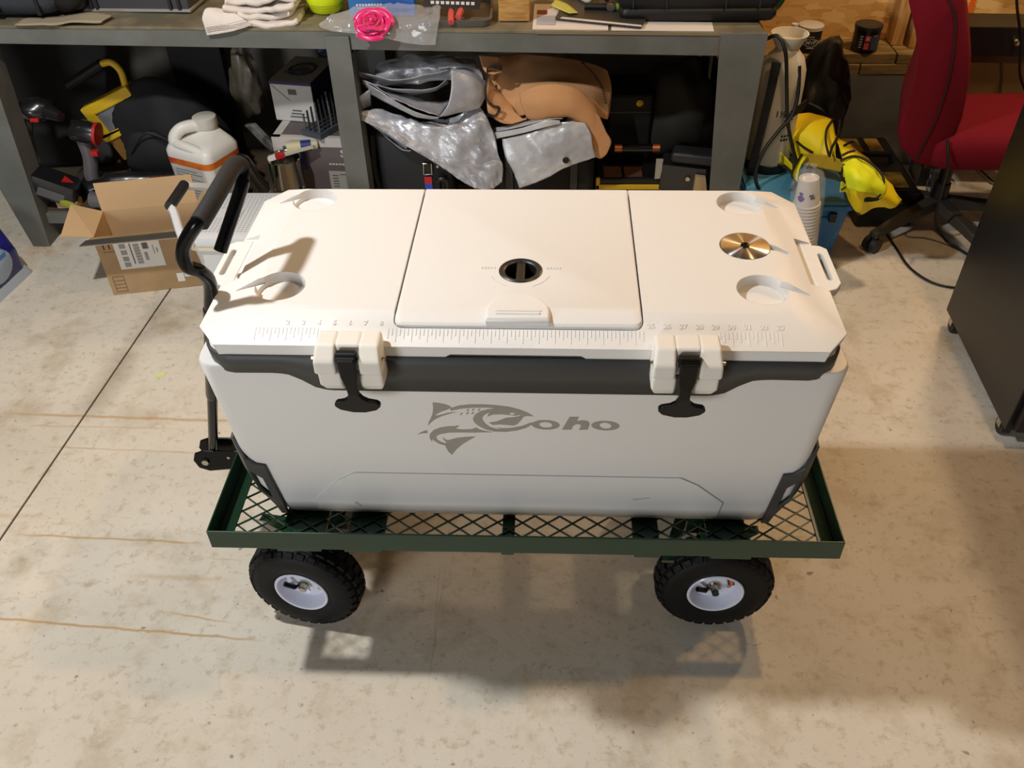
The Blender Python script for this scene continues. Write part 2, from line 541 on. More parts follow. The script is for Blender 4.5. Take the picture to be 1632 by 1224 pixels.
# ------------------------------------------------------------------ garden wagon
green = mat('green_paint', (11, 50, 30), .3, coat=.2, spec=.4)
black_paint = mat('black_gloss', (7, 7, 8), .2, spec=.2)
rubber = mat('tire_rubber', (11, 11, 12), .6, bump=.3, bscale=120, spec=.25)
rimw = mat('wheel_white', (214, 218, 236), .3, coat=.3)
zinc = mat('zinc_plated', (190, 186, 172), .25, 1.0)
foam = mat('grip_foam', (20, 20, 20), .75, bump=.4, bscale=400)
cart = thing('garden_wagon', 'green steel mesh deck garden wagon with four pneumatic wheels under the big cooler', 'wagon', (0, .305, 0))
LX, LY, ZT, ZB = .6096, .305, .434, .385
t = .0035
def rail(x0, x1, y0, y1, inner):
    mb = MB().box(x0, x1, y0, y1, ZB, ZT)
    mb.box(*inner, ZB, ZB + .0035)
    return mb
obj('deck_rail', rail(-LX, LX, -LY, -LY + t, (-LX + t, LX - t, -LY + t, -LY + .030)), green, cart, smooth=0, bevel=.0012)
obj('deck_rail', rail(-LX, LX, LY - t, LY, (-LX + t, LX - t, LY - .030, LY - t)), green, cart, smooth=0, bevel=.0012)
obj('deck_rail', rail(-LX, -LX + t, -LY + t, LY - t, (-LX + t, -LX + .034, -LY + .031, LY - .031)), green, cart, smooth=0, bevel=.0012)
obj('deck_rail', rail(LX - t, LX, -LY + t, LY - t, (LX - .034, LX - t, -LY + .031, LY - .031)), green, cart, smooth=0, bevel=.0012)
# expanded steel: diamonds 50 x 37 mm
mb = MB()
dw, dh = .0501, .0372
nx, ny = 48, 33
zc = ZB - .0035
def strand(a, b):
    a, b = Vector(a), Vector(b)
    d = (b - a).normalized()
    s_ = d.cross(Vector((0, 0, 1))) * .0013
    u = Vector((0, 0, .0018))
    mb.add([a - s_ - u, b - s_ - u, b + s_ - u, a + s_ - u, a - s_ + u, b - s_ + u, b + s_ + u, a + s_ + u],
           [(0, 3, 2, 1), (4, 5, 6, 7), (0, 1, 5, 4), (1, 2, 6, 5), (2, 3, 7, 6), (3, 0, 4, 7)])
x0, y0 = -nx * dw / 4, -.300
for j in range(int(.600 / (dh / 2))):
    for i in range(nx):
        xa, xb = x0 + i * dw / 2, x0 + (i + 1) * dw / 2
        ya, yb = y0 + j * dh / 2, y0 + (j + 1) * dh / 2
        if (i + j) % 2 == 0: strand((xa, ya, zc), (xb, yb, zc))
        else: strand((xa, yb, zc), (xb, ya, zc))
obj('mesh_deck', mb, green, cart, smooth=0)
for x0_, x1_ in ((-.484, -.395), (-.35, -.275), (-.04, -.015), (.219, .271), (.366, .445)):
    obj('crossbar', MB().box(x0_, x1_, -.298, .298, ZB - .016, ZB - .006), green, cart, smooth=0, bevel=.002)
obj('brace', MB().hexa([(.275, -.29, .345), (.300, -.29, .345), (.355, -.13, .345), (.33, -.13, .345)], [(.275, -.29, .352), (.300, -.29, .352), (.355, -.13, .352), (.33, -.13, .352)]), green, cart, smooth=0)
obj('brace', MB().tube([(-.33, 0, .335), (.33, 0, .335)], .016, 8), green, cart)
# axles: the left one steers
def axle(x, a):
    M = T(x, 0, 0) @ RZ(a)
    mb = MB().box(-.018, .018, -.150, .150, .112, .148, M).box(-.05, .05, -.05, .05, .148, .20, M)
    for s in (-1, 1):
        mb.hexa([(-.02, s * .10 - .01, .148), (.02, s * .10 - .01, .148), (.02, s * .10 + .01, .148), (-.02, s * .10 + .01, .148)],
                [(-.06, s * .20 - .01, .343), (.06, s * .20 - .01, .343), (.06, s * .20 + .01, .343), (-.06, s * .20 + .01, .343)], M)
    mb.tube([(0, -.207, .13), (0, .207, .13)], .008, 8, M)
    return mb
STEER = D(9)
obj('axle', axle(-.460, STEER * -1), green, cart, smooth=0)
obj('axle', axle(.421, 0), green, cart, smooth=0)
obj('turntable', MB().lathe([(.0, .2005), (.055, .2005), (.055, .343), (.0, .343)], 16, T(-.455, 0, 0)), green, cart)
# wheels (built about the y axis, outer face at -y)
Rw_, Hw = .130, .0425
def tire_mesh():
    prof = [(.060, -.034), (.066, -.0385), (.078, -.0415), (.095, -.0425), (.108, -.040), (.117, -.034), (.1235, -.024), (.1262, -.010), (.1265, 0)]
    prof = prof + [(r, -y) for r, y in reversed(prof[:-1])]
    M = RX(PI / 2)
    mb = MB()
    rings = [[(r * math.cos(2 * PI * i / 48), y, r * math.sin(2 * PI * i / 48)) for i in range(48)] for r, y in prof]
    mb.loft(rings, False, False)
    return mb
def tread_mesh():
    mb = MB()
    n = 30
    for i in range(n):
        for rowi, (yc, w, rr, tilt, ph, ln) in enumerate(((-.0115, .019, .1262, 0, 0, .021), (.0115, .019, .1262, 0, .5, .021), (-.0305, .015, .1185, .72, .5, .020), (.0305, .015, .1185, -.72, 0, .020))):
            a = 2 * PI * (i + ph) / n
            M = RY(-a) @ T(rr, yc, 0) @ RZ(-tilt * 1.0)
            h = .0042
            mb.add([(0, -w / 2, -ln / 2), (0, w / 2, -ln / 2), (0, w / 2, ln / 2), (0, -w / 2, ln / 2),
                    (h, -w / 2 + .002, -ln / 2 + .002), (h, w / 2 - .002, -ln / 2 + .002), (h, w / 2 - .002, ln / 2 - .002), (h, -w / 2 + .002, ln / 2 - .002)],
                   [(0, 3, 2, 1), (4, 5, 6, 7), (0, 1, 5, 4), (1, 2, 6, 5), (2, 3, 7, 6), (3, 0, 4, 7)], M)
    return mb
def rim_mesh():
    prof = [(.0605, -.035), (.0625, -.0385), (.0605, -.0405), (.0565, -.0395), (.0530, -.034), (.0500, -.016), (.0460, -.0105), (.030, -.0095), (.022, -.014), (.0, -.014)]
    mb = MB()
    n = 40
    mb.loft([[(max(r, .0002) * math.cos(2 * PI * i / n), y, max(r, .0002) * math.sin(2 * PI * i / n)) for i in range(n)] for r, y in prof], False, True)
    back = [(.0605, -.035), (.052, 0), (.0605, .035), (.04, .033), (.0002, .02)]
    mb.loft([[(r * math.cos(2 * PI * i / n), y, r * math.sin(2 * PI * i / n)) for i in range(n)] for r, y in back], False, True)
    return mb
tm, trm, rmm = tire_mesh().mesh('tire'), tread_mesh().mesh('tread'), rim_mesh().mesh('wheel_rim')
nut = MB().lathe([(.0145, -.0145), (.0145, -.0185), (.0095, -.0185), (.0095, -.030), (.0075, -.033), (0, -.033)], 12)
nutm = MB().loft([[Vector((v[0], v[2], v[1])) for v in nut.v[i * 12:(i + 1) * 12]] for i in range(6)]).tube([(-.014, -.026, -.004), (.014, -.026, .004)], .0018, 6).tube([(.011, -.026, .003), (.016, -.024, -.006)], .0014, 6).mesh('axle_nut')
stem_p = MB().tube([(-.012, -.018, -.010), (-.020, -.026, -.004)], .0045, 8).tube([(-.019, -.026, -.005), (-.040, -.034, .010)], .0060, 8).mesh('valve_stem')
boltm = MB()
for a in (D(60), D(-10), D(205)):
    boltm.tube([(.034 * math.cos(a), -.010, .034 * math.sin(a)), (.034 * math.cos(a), -.014, .034 * math.sin(a))], .0058, 6)
boltm = boltm.mesh('rim_bolt')
def wheel(x, y, rz, spin, sticker=False):
    w = obj('tire', tm, rubber, cart, loc=(x, y, Rw_), rot=(0, spin, rz), smooth=40)
    tr = obj('tread', trm, rubber, w, smooth=0)
    tr['kind'] = 'stuff'
    r = obj('wheel_rim', rmm, rimw, w, smooth=40)
    obj('axle_nut', nutm, zinc, r if False else w)
    obj('valve_stem', stem_p, black_paint, w)
    obj('rim_bolt', boltm, zinc, w)
    if sticker:
        M = RY(-D(14))
        obj('sticker', MB().box(.030, .044, -.0125, -.0118, -.014, .014, M), mat('label_black', (30, 34, 40), .4), w, smooth=0, label='black and orange sticker inside the rim')
        obj('sticker', MB().box(.0345, .0415, -.0130, -.0125, -.0115, .0135, M), mat('label_orange', (214, 96, 44), .4), w, smooth=0)
    return w
ty = .188
fx = -.460
wheel(fx - ty * math.sin(STEER), -ty * math.cos(STEER), -STEER, D(8))
wheel(fx + ty * math.sin(STEER), ty * math.cos(STEER), PI - STEER, D(30))
wheel(.421, -.167, 0, 0, True)
wheel(.421, .167, PI, D(50))
# tongue, yoke and pull handle
by = -.305
tongue = MB().hexa([(-.455, -.02, .21), (-.455, .02, .21), (-.665, .062, .262), (-.665, .030, .262)], [(-.455, -.02, .25), (-.455, .02, .25), (-.665, .062, .30), (-.665, .030, .30)])
obj('tongue', tongue, black_paint, cart, smooth=0, bevel=.003)
def plate_yoke(y, dx):
    pts = [(-.66 + dx, .322), (-.745 + dx, .322), (-.768 + dx, .312), (-.776 + dx, .290), (-.768 + dx, .266), (-.745 + dx, .256), (-.655 + dx, .268), (-.62 + dx, .275), (-.62 + dx, .31)]
    return MB().prism(pts, y - .0025, y + .0025, 'y')
yk = plate_yoke(.330 + by, 0)
y2 = plate_yoke(.372 + by, 0)
yk.add(y2.v, y2.f)
yk.box(-.69, -.62, .330 + by, .372 + by, .275, .312)
yoke = obj('yoke', yk, black_paint, cart, smooth=0, bevel=.0015)
obj('pivot_bolt', MB().tube([(-.747, .322 + by, .288), (-.747, .380 + by, .288)], .0085, 6).tube([(-.690, .326 + by, .302), (-.690, .38 + by, .302)], .004, 6), zinc, yoke)
B0, B1 = Vector((-.735, .351, .292)), Vector((-.521, .140, .930))
dv = B1 - B0
pole = obj('handle_pole', MB().tube([B0 + dv * .0, B0 + dv * .40], .0105, 12, T(0, by, 0)).tube([B0 + dv * .395, B0 + dv * .41, B0 + dv * .86], [.0112, .0132, .0132], 12, T(0, by, 0)), black_paint, cart)
loop = spline([B0 + dv * .86, B0 + dv * .97, (-.527, .124, .950), (-.540, .108, .972), (-.536, .108, 1.005), (-.508, .106, 1.044), (-.494, .112, 1.056)], 5)
loop2 = spline([(-.482, .245, 1.0725), (-.480, .262, 1.0725), (-.474, .2735, 1.062), (-.474, .266, 1.045), (-.480, .252, 1.025), (-.521, .206, .938)], 5)
obj('handle_loop', MB().tube(loop, .0118, 12, T(0, by, 0)).tube(loop2, .0118, 12, T(0, by, 0)), black_paint, pole)
g = spline([(-.4965, .105, 1.0525), (-.487, .150, 1.0645), (-.4825, .200, 1.071), (-.4815, .245, 1.0725), (-.479, .268, 1.0700), (-.4745, .274, 1.060)], 5)
obj('foam_grip', MB().tube(g, .0152, 14, T(0, by, 0)), foam, pole, label='dark grey foam grip')

# ------------------------------------------------------------------ the big cooler
white = mat('rotomoulded_white', (224, 223, 220), .42, edge=.0025, bump=.12, bscale=900, spec=.4)
whiteb = mat('body_white', (220, 219, 216), .36, edge=.006, bump=.04, bscale=700, spec=.4)
darkg = mat('dark_grey_plastic', (58, 59, 58), .5, edge=.002, bump=.1, bscale=500)
latchb = mat('latch_rubber', (9, 9, 10), .38, edge=.0015, spec=.25)
decal = mat('grey_decal', (150, 145, 134), .5)
ck = thing('cooler', 'huge white cooler chest with dark grey corner guards and fish logo on the wagon', 'cooler', (.0, .266, .3860), D(-.35))
def rrect(x0, x1, y0, y1, r, corners=(1, 1, 1, 1), n=5):
    pts = []
    for (cx, cyy, a0, on) in ((x0 + r, y0 + r, PI, corners[0]), (x1 - r, y0 + r, 1.5 * PI, corners[1]), (x1 - r, y1 - r, 0, corners[2]), (x0 + r, y1 - r, .5 * PI, corners[3])):
        if on:
            for i in range(n + 1):
                a = a0 + .5 * PI * i / n
                pts.append((cx + r * math.cos(a), cyy + r * math.sin(a)))
        else:
            pts.append((cx + (r if math.cos(a0 + PI / 4) > 0 else -r), cyy + (r if math.sin(a0 + PI / 4) > 0 else -r)))
    return pts
def octo(hx, fx_, hy, sy_, z, hyb=None):
    hb = hy if hyb is None else hyb
    c = hy - sy_
    return [(-fx_, -hy, z), (fx_, -hy, z), (hx, -sy_, z), (hx, hb - c, z), (fx_, hb, z), (-fx_, hb, z), (-hx, hb - c, z), (-hx, -sy_, z)]
def bpar(z):
    k = z / .45
    hy = .172 + .074 * k
    hx = .492 + .041 * min(z / .095, 1) + .006 * k
    return hx, hx - .012 - .014 * min(z / .095, 1), hy, hy - .030
def rr4(hx, hy, r, z, n=5): return [(x, y, z) for x, y in rrect(-hx, hx, -hy, hy, r, (1, 1, 1, 1), n)]
rings = []
for z, k in ((0.0, .005), (.005, 0), (.03, 0), (.095, 0), (.20, 0), (.34, 0), (.439, 0), (.445, .003)):
    hx, fx_, hy, sy_ = bpar(z)
    rings.append(rr4(hx - k, hy - min(k, .002), .034, z))
rings.append(rr4(.514, bpar(.445)[2] - .002, .045, .4452))
rings.append(rr4(.514, bpar(.476)[2] - .002, .045, .476))
mb = MB().loft(rings)
obj('body', mb, whiteb, ck, smooth=40)
def fy(z): return -bpar(z)[2]
def front_plate(poly, d0, d1):
    """plate following the sloping front face: poly is (x, z)"""
    mb = MB()
    n = len(poly)
    tri = tessellate_polygon([[Vector((u, w, 0)) for u, w in poly]])
    vs = [(u, fy(w) - d0, w) for u, w in poly] + [(u, fy(w) - d1, w) for u, w in poly]
    fs = [tuple(q) for q in tri] + [tuple(i + n for i in reversed(q)) for q in tri] + [(j, (j + 1) % n, n + (j + 1) % n, n + j) for j in range(n)]
    return mb.add(vs, fs)
obj('front_panel', front_plate([(-.413, .012), (-.409, .052), (-.352, .120), (-.318, .145), (.300, .147), (.335, .124), (.392, .065), (.388, .012)], -.004, .0022), whiteb, ck, smooth=0)
# dark band round the top of the body
def band_low(x):
    ax = abs(x)
    pts = [(0, .391), (.318, .391), (.340, .398), (.362, .418), (.382, .431), (.405, .4335), (.6, .431)]
    for (a, za), (b, zb) in zip(pts, pts[1:]):
        if ax <= b:
            q = (ax - a) / (b - a)
            return za + (zb - za) * q
    return .431
off = .0022
seq = []
seq.append((lambda z: (-.516, .20, z), .431))
def arcf(sx, a):
    return lambda z: (sx * (.469 + .047 * math.cos(a)), -(bpar(z)[2] - .045) - .047 * math.sin(a), z)
for k in range(6): seq.append((arcf(-1, .5 * PI * k / 6), .446 - .0145 * k / 6))
for i in range(96):
    x = -.469 + .938 * i / 95
    seq.append(((lambda xx: (lambda z: (xx, -bpar(z)[2] - off, z)))(x), band_low(x)))
for k in range(6): seq.append((arcf(1, .5 * PI * (5 - k) / 6), .446 - .0145 * (5 - k) / 6))
seq.append((lambda z: (.516, .20, z), .431))
rings = []
for q in (0, .5, 1):
    rings.append([f(.4765 + (zb - .4765) * q) for f, zb in seq])
obj('trim_band', MB().loft(rings, False, False, False), darkg, ck, smooth=30, solid=.004)

# lid
ZL0, ZL1, ZL2 = .476, .498, .524
out0 = octo(.520, .484, .253, .205, ZL0)
out1 = octo(.525, .488, .256, .208, ZL1)
hxp, pf, pb = .447, -.192, .212
pl = [(-hxp + .012, pf, ZL2), (hxp - .012, pf, ZL2), (hxp, pf + .012, ZL2), (hxp, pb - .03, ZL2), (hxp - .012, pb, ZL2), (-hxp + .012, pb, ZL2), (-hxp, pb - .03, ZL2), (-hxp, pf + .012, ZL2)]
base = MB().loft([out0, out1, pl]).mesh('lid')
cut = []
CUPS = [(-.405, -.126, 1), (-.410, .170, 1), (.402, -.124, -1), (.407, .164, -1)]
for cx, cyy, sgn in CUPS:
    cut.append(MB().lathe([(.040, ZL2 - .019), (.0455, ZL2 + .02)], 40, T(cx, cyy, 0)))
    s = -sgn
    cut.append(MB().hexa([(cx + s * .004, cyy + .038, ZL2 - .010), (cx + s * .080, cyy + .002, ZL2 - .013), (cx + s * .074, cyy - .006, ZL2 - .013), (cx + s * .004, cyy + .008, ZL2 - .010)],
                         [(cx + s * .004, cyy + .042, ZL2 + .02), (cx + s * .082, cyy + .004, ZL2 + .02), (cx + s * .076, cyy - .008, ZL2 + .02), (cx + s * .004, cyy + .004, ZL2 + .02)]))
cut.append(MB().lathe([(.0445, ZL2 - .004), (.0445, ZL2 + .02)], 40, T(.394, .011, 0)))
cut.append(MB().hexa([(.42, .004, ZL2 - .009), (.470, -.010, ZL2 - .012), (.470, .002, ZL2 - .012), (.42, .022, ZL2 - .009)], [(.42, .000, ZL2 + .02), (.474, -.014, ZL2 + .02), (.474, .004, ZL2 + .02), (.42, .026, ZL2 + .02)]))
cut.append(MB().prism(rrect(-.2004, .2004, -.2235, .24, .015, (1, 1, 0, 0)), ZL2 - .026, ZL2 + .03))
# finger lift under the front edge, end scoops by the tabs
cut.append(MB().prism([(-.130, ZL0 - .01), (.122, ZL0 - .01), (.102, ZL0 + .0065), (-.106, ZL0 + .0065)], -.30, -.235, 'y'))
for s in (-1, 1):
    a, b = sorted((s * .492, s * .56))
    cut.append(MB().box(a, b, -.085, .062, ZL1 + .0005, ZL2 + .02, ))
lidm = boolean(base, cut, 'lid')
lid = obj('lid', lidm, white, ck, smooth=20)
# end tabs with a slot
for s in (-1, 1):
    yc = -.012
    o_ = [(.505, -.088), (.538, -.072), (.549, -.055), (.549, .055), (.538, .066), (.505, .070)]
    i_ = [(.528, -.042), (.533, -.046), (.538, -.042), (.538, .036), (.533, .040), (.528, .036)]
    mb = MB()
    z0, z1 = ZL1 - .013, ZL1 + .0015
    vs = [(s * x, y + yc, z) for z in (z0, z1) for ring in (o_, i_) for x, y in ring]
    fs = []
    for k in range(6):
        kk = (k + 1) % 6
        fs += [(k, kk, 6 + kk, 6 + k), (12 + k, 12 + kk, 18 + kk, 18 + k), (k, kk, 12 + kk, 12 + k), (6 + k, 6 + kk, 18 + kk, 18 + k)]
    obj('end_tab', mb.add(vs, fs), white, lid, smooth=0, bevel=.002)
# moulded ruler along the front slope: ticks every quarter inch and the inch numbers
sl0, sl1 = Vector((0, -.256, ZL1)), Vector((0, pf, ZL2))
up = (sl1 - sl0).normalized()
nrm = Vector((1, 0, 0)).cross(up)
def slope(x, s): return sl0 + up * s + Vector((x, 0, 0))
def basis(x, s):
    p = slope(x, s)
    return Matrix(((1, up.x, nrm.x, p.x), (0, up.y, nrm.y, p.y), (0, up.z, nrm.z, p.z), (0, 0, 0, 1)))
tick = MB()
for i in range(0, 33 * 4 + 1):
    x = -.4228 + i * .00635
    if abs(abs(x + .001) - .2625) < .056: continue
    ln = .0245 if i % 4 == 0 else (.018 if i % 2 == 0 else .012)
    tick.box(-.0006, .0006, 0, ln, -.001, .0007, basis(x, .0335 - ln))
rulm = mat('moulded_ruler', (222, 220, 216), .42)
obj('ruler_ticks', tick, rulm, lid, smooth=0)['kind'] = 'stuff'
num = MB()
for i in range(2, 34):
    text_mb(str(i), .0122, basis(-.4228 + i * .0254, .0430), .0009, num, .0003)
obj('ruler_numerals', num, rulm, lid, smooth=0)['kind'] = 'stuff'
# centre hatch
h0 = rrect(-.1985, .1985, -.212, .212, .012, (1, 1, 0, 0))
h1 = rrect(-.1945, .1945, -.207, .212, .010, (1, 1, 0, 0))
h2 = rrect(-.1925, .1925, -.203, .212, .010, (1, 1, 0, 0))
h3 = rrect(-.1900, .1900, -.192, .212, .010, (1, 1, 0, 0))
zz = (ZL2 - .024, ZL2 - .022, ZL2 - .006, ZL2 + .001)
hw = [[(x, y, z) for x, y in ring] for ring, z in ((rrect(-.1990, .1990, -.2222, .212, .014, (1, 1, 0, 0)), ZL2 - .024), (rrect(-.1990, .1990, -.2222, .212, .014, (1, 1, 0, 0)), ZL2 - .008),
                                                   (rrect(-.1982, .1982, -.2185, .212, .014, (1, 1, 0, 0)), ZL2 - .004), (rrect(-.1965, .1965, -.200, .212, .013, (1, 1, 0, 0)), ZL2 + .0005), (rrect(-.1945, .1945, -.190, .210, .013, (1, 1, 0, 0)), ZL2 + .0015))]
hatchm = boolean(MB().loft(hw).mesh('hatch'), [MB().lathe([(.0335, ZL2 - .016), (.0335, ZL2 + .02)], 40, T(.000, -.076, 0))], 'hatch')
hatch = obj('hatch', hatchm, white, ck, smooth=25)
arch = [(-.052, -.222), (.052, -.222), (.053, -.200), (.050, -.185), (.040, -.168), (.026, -.156), (.010, -.151), (-.010, -.151), (-.026, -.156), (-.040, -.168), (-.050, -.185), (-.053, -.200)]
obj('hatch_pull', MB().loft([[(x * .97, y, ZL2 - .012) for x, y in arch], [(x, y, ZL2 + .002) for x, y in arch], [(x * .93, -.187 + (y + .187) * .90, ZL2 + .0075) for x, y in arch]]), white, hatch, smooth=25, bevel=.0015)
obj('pull_rib', MB().box(-.036, .036, -.2115, -.2065, ZL2 + .006, ZL2 + .0095).box(-.038, .038, -.203, -.199, ZL2 + .006, ZL2 + .0085), white, hatch, smooth=0, bevel=.001)
mk = MB()
for a0, a1, r in ((D(200), D(245), .052), (D(295), D(340), .052)):
    pts = [(math.cos(a0 + (a1 - a0) * i / 8) * r, -.076 + math.sin(a0 + (a1 - a0) * i / 8) * r, ZL2 + .0015) for i in range(9)]
    mk.tube(pts, .0006, 6)
for sx in (-1, 1):
    for k in range(5): mk.box(sx * .056 - .0125 + .0054 * k, sx * .056 - .0090 + .0054 * k, -.0715, -.0655, ZL2 + .0012, ZL2 + .0021)
obj('raised_marks', mk, white, hatch, smooth=0)
vent = MB().lathe([(.0270, ZL2 - .015), (.0270, ZL2 + .001), (.0300, ZL2 + .0035), (.0345, ZL2 + .004), (.0375, ZL2 + .002), (.0375, ZL2 + .001), (.0325, ZL2 + .0005), (.0325, ZL2 - .0155), (.0, ZL2 - .0155), (.0, ZL2 - .0145), (.0275, ZL2 - .0145)], 40, T(0, -.076, 0))
ventm = mat('vent_black', (30, 30, 32), .4, edge=.0015)
vc = obj('vent_cap', vent, ventm, ck, smooth=40)
obj('turn_bar', MB().box(-.0075, .0075, -.1035, -.0485, ZL2 - .0145, ZL2 + .0005).box(-.006, -.0035, -.1035, -.0485, ZL2, ZL2 + .0015).box(.0035, .006, -.1035, -.0485, ZL2, ZL2 + .0015), ventm, vc, smooth=0, bevel=.001)
disc = mat('spun_stainless', (186, 184, 180), .30, 1.0, aniso=1.0)
o = obj('steel_plate', MB().lathe([(.0, .0), (.042, .0), (.0430, .0006), (.0430, .0024), (.0420, .0030), (.010, .0030), (.0085, .0030), (0, .0030)], 48), disc, ck, loc=(.394, .011, ZL2 - .002), label='round brushed stainless steel plate')
obj('centre_bolt', MB().lathe([(.0078, .003), (.0078, .0052), (.0055, .0062), (.0030, .0062), (.0028, .0040), (0, .0040)], 12), mat('dark_bolt', (40, 36, 32), .4, 1.0), o)
# latches
hous = mat('latch_housing', (226, 222, 212), .45, edge=.004, bump=.05, bscale=600)
def latch(x, lean):
    up_ = obj('latch_mount', MB()
              .loft([[(x - .054 + i, y, z) for (i, y, z) in q] for q in (
                  [(0, -.300, .474), (0, -.300, .500), (.004, -.280, .521), (.004, -.245, .523), (0, -.245, .474)],
                  [(.036, -.300, .474), (.036, -.300, .500), (.036, -.280, .521), (.036, -.245, .523), (.036, -.245, .474)])])
              .loft([[(x - .054 + i, y, z) for (i, y, z) in q] for q in (
                  [(.072, -.300, .474), (.072, -.300, .500), (.072, -.280, .521), (.072, -.245, .523), (.072, -.245, .474)],
                  [(.108, -.300, .474), (.108, -.300, .500), (.104, -.280, .521), (.104, -.245, .523), (.108, -.245, .474)])])
              .hexa([(x - .02, -.288, .474), (x + .02, -.288, .474), (x + .02, -.245, .474), (x - .02, -.245, .474)], [(x - .02, -.280, .5206), (x + .02, -.280, .5206), (x + .02, -.245, .5228), (x - .02, -.245, .5228)]), hous, lid, smooth=0, bevel=.0045, seg=3)
    dn = MB()
    for a, b in ((-.052, -.014), (.014, .052)):
        e0, e1 = (a + .006, b) if a < 0 else (a, b - .006)
        dn.loft([[(x + a, -.292, .471), (x + b, -.292, .471), (x + b, -.232, .471), (x + a, -.232, .471)],
                 [(x + a, -.290, .445), (x + b, -.290, .445), (x + b, -.230, .445), (x + a, -.230, .445)],
                 [(x + e0, -.280, .428), (x + e1, -.280, .428), (x + e1, -.228, .428), (x + e0, -.228, .428)]])
    obj('latch_keeper', dn, hous, ck, smooth=0, bevel=.004, seg=3)
    L_ = lean
    st = [(-.0135, .508), (.0135, .508), (.0135 + L_ * .3, .472), (.0095 + L_ * .4, .455), (.0088 + L_ * .6, .434), (.012 + L_ * .8, .424), (.020 + L_ * .9, .417), (.033 + L_, .4135), (.0375 + L_, .408), (.0375 + L_, .402), (.030 + L_, .393), (.012 + L_, .387),
          (-.012 + L_, .387), (-.030 + L_, .393), (-.0375 + L_, .402), (-.0375 + L_, .408), (-.033 + L_, .4135), (-.020 + L_ * .9, .417), (-.012 + L_ * .8, .424), (-.0088 + L_ * .6, .434), (-.0095 + L_ * .4, .455), (-.0135 + L_ * .3, .472)]
    def yfront(z): return -.306 + (.508 - z) * .05 if z > .44 else -.3026 + (.44 - z) * .22
    n = len(st)
    mb = MB()
    tri = tessellate_polygon([[Vector((u, w, 0)) for u, w in st]])
    vs = [(x + u, yfront(w), w) for u, w in st] + [(x + u, yfront(w) + .010, w) for u, w in st]
    mb.add(vs, [tuple(q) for q in tri] + [tuple(i + n for i in reversed(q)) for q in tri] + [(j, (j + 1) % n, n + (j + 1) % n, n + j) for j in range(n)])
    lt = obj('latch', mb, latchb, ck, smooth=0, bevel=.002)
    obj('latch_loop', MB().tube([(x - .0145, -.2935, .507), (x + .0145, -.2935, .507)], .0105, 12), latchb, lt)
    obj('pivot_pin', MB().tube([(x - .058, -.285, .497), (x + .058, -.285, .497)], .003, 8), zinc, lid)
latch(-.2635, .004)
latch(.2645, 0.0)
# corner guards with an opening and three screws each
def guard(sx, sy_):
    mb = MB()
    tops = [.166, .170, .188, .222, .240]
    op_lo = {1: .060, 2: .088}
    op_hi = {1: .124, 2: .148}
    def P(i, z, off=.0045):
        hx, fx_, hy, s_ = bpar(z)
        pts = ((0, .497), (.03, .514), (.07, .530), (.11, .5375), (.30, .5395))
        for (za, a), (zb_, b_) in zip(pts, pts[1:]):
            if z <= zb_:
                hx = a + (b_ - a) * (z - za) / (zb_ - za)
                break
        fx_, s_ = hx - .020, hy - .026
        off = .0032
        inner = .476 + .055 * z
        q = [Vector((inner, -hy, z)), Vector((inner + (.017 if z > .05 else .010), -hy, z)), Vector((max(fx_, inner + .012), -hy, z)), Vector((max(hx, inner + .02), -s_, z)), Vector((max(hx, inner + .02), -s_ + .10, z))][i]
        n = [Vector((0, -1, 0)), Vector((0, -1, 0)), Vector((.35, -.94, 0)), Vector((.94, -.35, 0)), Vector((1, 0, 0))][i]
        q = q + n * off
        return Vector((q.x * sx, q.y * sy_, z))
    rows = []
    for i in range(5):
        lo = [0.0, .03, op_lo.get(i, .070), op_hi.get(i, .125), tops[i]]
        rows.append([P(i, z) for z in lo])
    vs = [p for r in rows for p in r]
    fs = []
    for i in range(4):
        for j in range(4):
            if i == 1 and j == 2: continue
            fs.append((i * 5 + j, (i + 1) * 5 + j, (i + 1) * 5 + j + 1, i * 5 + j + 1))
    mb.add(vs, fs)
    g_ = obj('corner_guard', mb, darkg, ck, smooth=0, solid=.006, bevel=.0015)
    for z in (.146, .098, .050):
        p = P(0, z, .0070) + Vector((.008 * sx, 0, 0))
        d = Vector((0, -1.0 * sy_, .16)).normalized()
        obj('screw', MB().tube([p, p + d * .0018], [.0052, .0040], 10).tube([p + d * .0018, p + d * .0019], [.002, .002], 6), zinc, g_)
for sx in (-1, 1):
    for sy_ in (1, -1):
        guard(sx, sy_)
# fish emblem and the lettering, printed on the front face
def FP(u, w): return ((-0.197147 + 2.47422868e-04*u + -5.19695489e-05*w + 5.465137e-08*u*w + -2.439684e-09*u*u), (0.398038 + 4.01929615e-06*u + -4.23052574e-04*w + 5.077157e-09*u*w + -4.950111e-11*u*u))
def flat(polys):
    mb = MB()
    for poly in polys:
        q = [FP(u, w) for u, w in poly]
        p2 = front_plate(q, .0002, .0006)
        mb.add(p2.v, p2.f)
    return mb
def ell(cx, cyy, a, b, n=20, sh=0.0):
    return [(cx + a * math.cos(2 * PI * i / n) - sh * b * math.sin(2 * PI * i / n), cyy + b * math.sin(2 * PI * i / n)) for i in range(n)]
def ringp(cx, cyy, a, b, ai, bi, n=28, sh=.0):
    o_, i_ = ell(cx, cyy, a, b, n, sh), ell(cx, cyy, ai, bi, n, sh)
    return [[o_[k], o_[(k + 1) % n], i_[(k + 1) % n], i_[k]] for k in range(n)]
